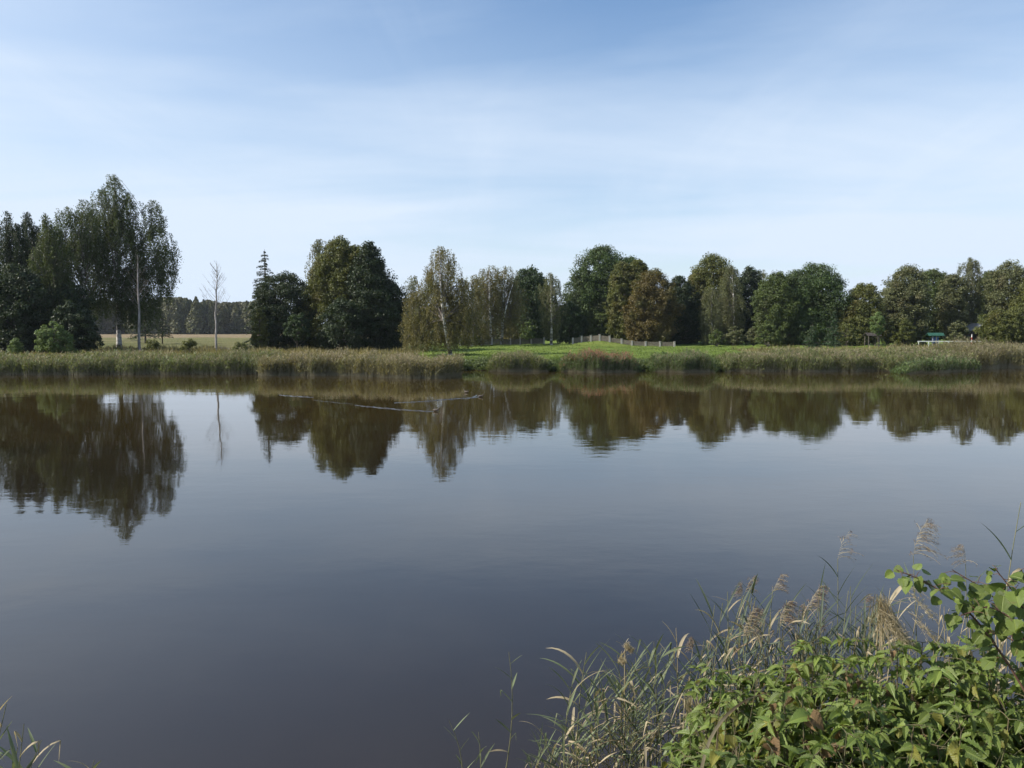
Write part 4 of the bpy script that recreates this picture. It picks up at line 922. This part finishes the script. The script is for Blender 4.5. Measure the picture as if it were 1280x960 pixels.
# leafy plants of the near bank
def shrub(name, label, cat, px, Y, mat, tmpl, leafL, seed, group=None, stems=7, rad=.24, top=None, pinn=2, lod=1., stemmat='stem', hvar=.14):
    rng = np.random.default_rng(seed); x0 = (px - 640) / F * Y; y0 = Y; g = gz(x0, y0)
    root = empty(name, (x0, y0, g), label, cat, group); o0 = np.array(root.location); st = MB(); lf = MB()
    PO = []; NO = []; AL = []; SZ = []
    for k in range(3):
        a = rng.random() * 6.283; r = rad * rng.random(); zc = 1.62 + rng.random() * .42; bx_, by_ = x0 + r * math.cos(a), y0 + r * math.sin(a)
        epx = 640 + F * bx_ / by_; zc = min(zc, CAMH - ((top or height_at(epx, TOP)) - 25 - HOR) * 4.35 / F)
        if zc > g + .3: tube(st, [(bx_, by_, g), (bx_ + rng.normal(0, .05), by_, g + (zc - g) * .6), (bx_ + rng.normal(0, .16), by_ + rng.normal(0, .1), zc)], [.004, .003, .0012], 5)
    for k in range(stems):
        a = rng.random() * 6.283; r = rad * rng.random() ** .6; ex, ey = x0 + r * math.cos(a), y0 + r * math.sin(a)
        epx = 640 + F * ex / ey
        tr = (top if top else height_at(epx, TOP)); cap = CAMH - (tr - HOR) * 4.35 / F
        z = min(cap, 1.90) + rng.normal(-.04, hvar) - (.06 if ey < 3.2 else 0)
        gg = gz(ex, ey)
        if z < gg + .15: continue
        n = 8; s = np.linspace(0, 1, n)
        P = np.stack([x0 * .55 + ex * .45 + (ex - (x0 * .55 + ex * .45)) * s ** 1.5, y0 * .55 + ey * .45 + (ey - (y0 * .55 + ey * .45)) * s ** 1.5, g - .05 + (z - g) * s], 1) + rng.normal(0, .008, (n, 3)) * s[:, None]
        tube(st, P, np.linspace(.006, .0025, n), 6)
        H = z - gg; nn = max(4, int(H * .75 / .085 * lod)); az = rng.random() * 6.283
        for i in range(nn):
            t = 1 - (i / nn) ** 1.15 * .72; q = np.array([np.interp(t, s, P[:, c]) for c in range(3)])
            for side in (0, math.pi):
                b = az + side + i * 1.57 + rng.normal(0, .25)
                el = rng.uniform(.05, .6) if t > .85 else rng.uniform(-.15, .35)
                d = np.array([math.cos(b) * math.cos(el), math.sin(b) * math.cos(el), math.sin(el)])
                if pinn:
                    Lr = leafL * rng.uniform(1.3, 1.8) * (.55 + .45 * min(1, (1 - t) * 5 + .2)); m = 4; ss_ = np.linspace(0, 1, m)[:, None]
                    rp = q + d * Lr * ss_ + np.array([0, 0, -1]) * (.35 * Lr * ss_ ** 2)
                    tube(st, rp, np.linspace(.0022, .0012, m), 4)
                    td = rp[-1] - rp[-2]; td /= np.linalg.norm(td)
                    items = [(rp[-1], td)]
                    for w_ in range(pinn):
                        fr = .92 - .42 * w_; o = rp[0] + (rp[-1] - rp[0]) * fr + np.array([0, 0, .04 * Lr]); sd = np.cross(td, [0, 0, 1.]); sd /= np.linalg.norm(sd) + 1e-6
                        items += [(o, sd + td * .55), (o, -sd + td * .55)]
                    for o, dd in items:
                        PO.append(o); AL.append(dd + rng.normal(0, .12, 3)); NO.append(np.array([0, 0, 1.]) + rng.normal(0, .38, 3) + d * .25); SZ.append(leafL * rng.uniform(.7, 1.15) * (.6 + .4 * min(1, (1 - t) * 6 + .2)))
                else:
                    Lp = leafL * .35; o = q + d * Lp; tube(st, [q, o], [.0016, .0012], 4)
                    PO.append(o); AL.append(d + np.array([0, 0, -.35]) + rng.normal(0, .15, 3)); NO.append(np.array([0, 0, 1.]) + d * .35 + rng.normal(0, .35, 3)); SZ.append(leafL * rng.uniform(.6, 1.15) * (.6 + .4 * min(1, (1 - t) * 6 + .2)))
    if not PO: bpy.data.objects.remove(root); return None
    PO, NO, AL, SZ = map(np.array, (PO, NO, AL, SZ))
    pick = rng.random(len(PO)) < .5; odd = rng.random(len(PO)) < .07
    if odd.any(): scatter(lf, OVATE[0], OVATE[1], PO[odd], frames(NO[odd] + rng.normal(0, .5, (odd.sum(), 3)), AL[odd] + [0, 0, -.6]), SZ[odd][:, None] * [.62, .62, 2.2], 1, OVATE[2])
    q_ = np.nonzero(odd)[0][::2]
    if len(q_): lf.m[-1][:] = 1
    pick &= ~odd
    for tm, mk in ((tmpl[0], pick), (tmpl[-1], ~pick & ~odd)):
        K = mk.sum()
        if K: scatter(lf, tm[0], tm[1], PO[mk], frames(NO[mk], AL[mk]), SZ[mk][:, None] * np.stack([rng.uniform(.8, 1.15, K), np.ones(K), rng.uniform(.5, 1.5, K)], 1), 0, tm[2])
    st.build('stems', MF[stemmat], root, o0); lf.build('foliage', [MF[mat], MF['yellow' if seed % 3 else 'deadleaf']], root, o0)
    return root
KINDS = [('bramble_bush', 'raspberry like bush with toothed green leaflets', 'bush', 'mid', (LANCE, NETTLE), .082, 1),
         ('elder_shrub', 'shrub with long pointed bright green leaflets', 'bush', 'bright', (LANCE, LANCE2), .098, 2),
         ('nettle_plant', 'nettle like plant with crinkled bluish green leaves', 'plant', 'bluish', (NETTLE, LANCE), .085, 0)]
WHERE = ['at the left tip of the near bank', 'beside the long arching blade', 'in the front row of the near bank', 'in the middle of the near bank', 'below the matted straw plume', 'at the water side of the near bank', 'under the leafy shoots', 'at the lower right corner']
spots = []
for Yv in (4.35, 3.9, 3.45, 3.0, 2.6, 2.2):
    x = .72 - (4.3 - Yv) * .10
    while x < Yv * .80 + .1:
        spots.append((x + rg.normal(0, .06), Yv + rg.normal(0, .08))); x += .40
for i, (x, Yv) in enumerate(spots):
    px = 640 + F * x / Yv
    left = px < 960
    k = KINDS[2 if (left and rg.random() < .55) else (1 if rg.random() < .55 else 0)]
    hor = 'left part' if px < 960 else 'middle part' if px < 1120 else 'right part'
    row = 'row by the water' if Yv > 4.1 else 'second row' if Yv > 3.65 else 'middle row' if Yv > 3.2 else 'front row' if Yv > 2.8 else 'nearest row'
    shrub(k[0], '%s, %s, %s of thicket' % (k[1], row, hor), k[2], px, Yv, k[3], k[4], k[5] * rg.uniform(.85, 1.15), 700 + i, 'leafy plants of the near bank thicket', pinn=k[6], stems=8 if Yv < 4.2 else 7)
for i, (x, Yv) in enumerate([(x + rg.normal(0, .08), y + rg.normal(0, .1)) for y in (4.3, 3.7, 3.0, 2.3) for x in (3.9, 4.5, 5.1, 5.8, 6.6) if x > y * .8 + .35]):
    k = KINDS[i % 3]; shrub(k[0], '%s continuing the thicket past the right frame edge' % k[1].split(' with')[0], k[2], 640 + F * x / Yv, Yv, k[3], k[4], k[5], 900 + i, 'leafy plants beyond the right edge', pinn=k[6], stems=8, rad=.32)
for i, (px, Yv, tr) in enumerate([(925, 3.9, 818), (990, 4.0, 905), (870, 3.7, 920)]):
    shrub('yellowing_plant', ['yellow green sprig at the left shoulder of the thicket', 'low plant with yellowing leaves in the left of the thicket', 'yellowing weeds at the left tip of the thicket'][i], 'plant', px, Yv, 'yellow', (NETTLE, OVATE), .075, 800 + i, pinn=0, stems=3, rad=.1, top=tr + 8)

# leafy shoots arching over the gap
def shoots():
    rng = np.random.default_rng(41)
    specs = [('ovate leaved shoot reaching farthest left over the water', [(1345, 985, 3.6), (1275, 850, 3.7), (1215, 765, 3.75), (1160, 728, 3.8), (1120, 712, 3.85)], 26),
             ('ovate leaved shoot arching behind the farthest reaching one', [(1360, 980, 3.8), (1300, 830, 3.9), (1245, 745, 3.95), (1190, 712, 4.0)], 22),
             ('ovate leaved shoot rising at the right frame edge', [(1350, 960, 3.5), (1310, 830, 3.5), (1275, 750, 3.5), (1245, 712, 3.5)], 24),
             ('ovate leaved shoot drooping in the middle of the gap', [(1370, 970, 3.7), (1300, 800, 3.7), (1240, 755, 3.7), (1200, 770, 3.7)], 20),
             ('ovate leaved shoot outermost at the right', [(1380, 960, 3.6), (1340, 800, 3.6), (1310, 720, 3.6), (1290, 700, 3.65)], 20),
             ('short ovate leaved shoot low under the others', [(1370, 990, 3.9), (1320, 860, 3.9), (1270, 800, 3.9), (1235, 790, 3.95)], 18)]
    for i, (label, pts, nl) in enumerate(specs):
        P = np.array([at(a, b, Y) for a, b, Y in pts]); g = gz(P[0][0], P[0][1]); P = np.vstack([[P[0][0] + .05, P[0][1], g - .05], P])
        root = empty('bindweed_shoot', (P[0][0], P[0][1], g), label, 'plant', 'leafy shoots over the gap'); o0 = np.array(root.location)
        s = np.linspace(0, len(P) - 1, 26); Q = np.stack([np.interp(s, np.arange(len(P)), P[:, c]) for c in range(3)], 1)
        for _ in range(4): Q[1:-1] = (Q[:-2] + 2 * Q[1:-1] + Q[2:]) / 4
        st = MB(); tube(st, Q, np.linspace(.009, .0022, 26), 7); lf = MB(); PO = []; NO = []; AL = []; SZ = []
        for j in range(nl):
            t = .36 + .64 * j / nl; q = np.array([np.interp(t * 25, np.arange(26), Q[:, c]) for c in range(3)])
            a = rng.random() * 6.283; d = np.array([math.cos(a), math.sin(a), rng.uniform(-.5, .6)]); d /= np.linalg.norm(d); Lp = rng.uniform(.03, .09); o = q + d * Lp
            tube(st, [q, (q + o) / 2 + [0, 0, .008], o], [.002, .0017, .0013], 4)
            for kk in range(2):
                PO.append(o + rng.normal(0, .015, 3)); AL.append(d * .6 + np.array([0, 0, -.7]) + rng.normal(0, .35, 3)); NO.append(np.array([-.3, -.5, .6]) + d * .5 + rng.normal(0, .4, 3)); SZ.append(rng.uniform(.045, .075) * (.6 if t > .93 else 1))
        PO, NO, AL, SZ = map(np.array, (PO, NO, AL, SZ)); k = len(PO)
        scatter(lf, OVATE[0], OVATE[1], PO, frames(NO, AL), SZ[:, None] * np.stack([rng.uniform(.8, 1.1, k), np.ones(k), rng.uniform(.5, 1.6, k)], 1), 0, OVATE[2])
        st.build('stem', MF['redstem'], root, o0); lf.build('foliage', MF['bright'], root, o0)
shoots()

# near bank undergrowth
def near_grass():
    rng = np.random.default_rng(5); mb = MB(); n = 9000; x = rng.uniform(-6, 8, n); y = rng.uniform(-3, 5.1, n); g = ground(x, y); ok = g > .02; x, y, g = x[ok], y[ok], g[ok]; n = len(x)
    h = rng.uniform(.08, .30, n); a = rng.random(n) * 6.283; B = np.stack([x, y, g - .02], 1); W = np.stack([np.cos(a), np.sin(a), 0 * a], 1) * .004
    T1 = B + np.stack([rng.normal(0, .05, n), rng.normal(0, .05, n), h * .6], 1); T2 = T1 + np.stack([rng.normal(0, .09, n), rng.normal(0, .09, n), h * .4], 1)
    v = np.stack([B - W, B + W, T1 + W * .8, T1 - W * .8, T2], 1); q = np.arange(n)[:, None] * 5; mb.add(v.reshape(-1, 3), q + [0, 1, 2, 3])
    mb.f.append(q + [3, 2, 4]); mb.m.append(np.full(n, 0)); mb.sm.append(np.full(n, True))
    tag(mb.build('bank_grass', M['grassb']), 'grass covering the near bank under the plants', 'grass', kind='stuff')
near_grass()

# ---------------------------------------------------------------- haze
hm = bpy.data.materials.new('haze_air'); hm.use_nodes = True; ht = hm.node_tree; ht.nodes.clear()
pv = node(ht, 'ShaderNodeVolumePrincipled', ins={'Color': (.80, .88, 1, 1), 'Density': .00010, 'Anisotropy': .2}); node(ht, 'ShaderNodeOutputMaterial', ins={'Volume': pv.outputs[0]})
mb = MB(); box(mb, (0, 2480, 18.5), (5200, 5240, 43)); tag(mb.build('haze', hm), 'thin bluish air between the camera and the far woods', 'haze', kind='stuff')
# ---------------------------------------------------------------- sky, sun, camera
SUN_AZ, SUN_EL = math.radians(-98), math.radians(38)       # azimuth clockwise from +Y
w = bpy.data.worlds.new('World'); SC.world = w; w.use_nodes = True; t = w.node_tree; t.nodes.clear()
N = lambda ty, **k: node(t, ty, **k)
sky = N('ShaderNodeTexSky', sky_type='NISHITA', sun_disc=False, sun_elevation=SUN_EL, sun_rotation=SUN_AZ)
sky.altitude = 100; sky.air_density = 1.0; sky.dust_density = 1.2; sky.ozone_density = 1.8
tc = N('ShaderNodeTexCoord'); D = tc.outputs['Generated']; s = N('ShaderNodeSeparateXYZ', ins={0: D})
zz = maths(N, 'ADD', maths(N, 'MAXIMUM', s.outputs[2], 0.0), .10)
cx = maths(N, 'DIVIDE', s.outputs[0], zz); cy = maths(N, 'DIVIDE', s.outputs[1], zz)
cv = N('ShaderNodeCombineXYZ', ins={0: cx, 1: cy})
m1 = N('ShaderNodeMapping', ins={'Vector': cv.outputs[0], 'Rotation': (0, 0, math.radians(12)), 'Scale': (.30, .62, 1), 'Location': (1.3, .4, 0)})
n1 = N('ShaderNodeTexNoise', ins={'Vector': m1.outputs[0], 'Scale': 1.0, 'Detail': 7.0, 'Roughness': .52, 'Distortion': .5})
m2 = N('ShaderNodeMapping', ins={'Vector': cv.outputs[0], 'Rotation': (0, 0, math.radians(-35)), 'Scale': (1.6, .35, 1), 'Location': (3.1, 2.4, 0)})
n2 = N('ShaderNodeTexNoise', ins={'Vector': m2.outputs[0], 'Scale': 1.0, 'Detail': 6.0, 'Roughness': .6, 'Distortion': .8})
lft = N('ShaderNodeMapRange', ins={'Value': s.outputs[0], 'From Min': .1, 'From Max': -.6, 'To Max': .30})
f1 = N('ShaderNodeMapRange', ins={'Value': n1.outputs['Fac'], 'From Min': .36, 'From Max': .76, 'To Min': .02, 'To Max': .85})
f2 = N('ShaderNodeMapRange', ins={'Value': n2.outputs['Fac'], 'From Min': .48, 'From Max': .80, 'To Max': .16})
hz = N('ShaderNodeMapRange', ins={'Value': s.outputs[2], 'From Min': .0, 'From Max': .42, 'To Min': .62, 'To Max': .0})
hi = N('ShaderNodeMapRange', ins={'Value': s.outputs[2], 'From Min': .30, 'From Max': .60, 'To Min': 1.0, 'To Max': .32})
wisp = maths(N, 'MULTIPLY', maths(N, 'ADD', maths(N, 'ADD', f1.outputs[0], lft.outputs[0]), f2.outputs[0]), hi.outputs[0])
cf = maths(N, 'ADD', wisp, hz.outputs[0], True)
shs = N('ShaderNodeHueSaturation', ins={'Color': sky.outputs[0], 'Saturation': 1.18, 'Value': 1.10})
col = mixc(N, cf, (0, 0, 0), (4.75, 5.5, 6.5)); t.links.new(shs.outputs[0], col.node.inputs[6])
bg = N('ShaderNodeBackground', ins={'Color': col, 'Strength': .112}); N('ShaderNodeOutputWorld', ins={0: bg.outputs[0]})

ld = bpy.data.lights.new('sun', 'SUN'); ld.energy = 5.0; ld.angle = math.radians(.53); ld.color = (1, .95, .87)
lo = bpy.data.objects.new('sun', ld); C.objects.link(lo)
sd = Vector((math.sin(SUN_AZ) * math.cos(SUN_EL), math.cos(SUN_AZ) * math.cos(SUN_EL), math.sin(SUN_EL)))
lo.rotation_euler = sd.to_track_quat('Z', 'Y').to_euler(); lo.location = (-30, 20, 60)

cd = bpy.data.cameras.new('camera'); cd.sensor_width = 36; cd.lens = 36 * F / 1280; cd.clip_start = .05; cd.clip_end = 12000
co = bpy.data.objects.new('camera', cd); C.objects.link(co); co.location = (0, 0, CAMH); co.rotation_euler = (math.pi / 2 - TH, 0, 0); SC.camera = co
vs = SC.view_settings; vs.view_transform = 'Standard'; vs.look = 'None'; vs.exposure = 0.50; vs.gamma = 1.0; vs.use_curve_mapping = False
cy_ = SC.cycles; cy_.max_bounces = 6; cy_.diffuse_bounces = 3; cy_.glossy_bounces = 3; cy_.transmission_bounces = 3; cy_.transparent_max_bounces = 4; cy_.use_denoising = True
cy_.use_adaptive_sampling = True; cy_.adaptive_threshold = .02
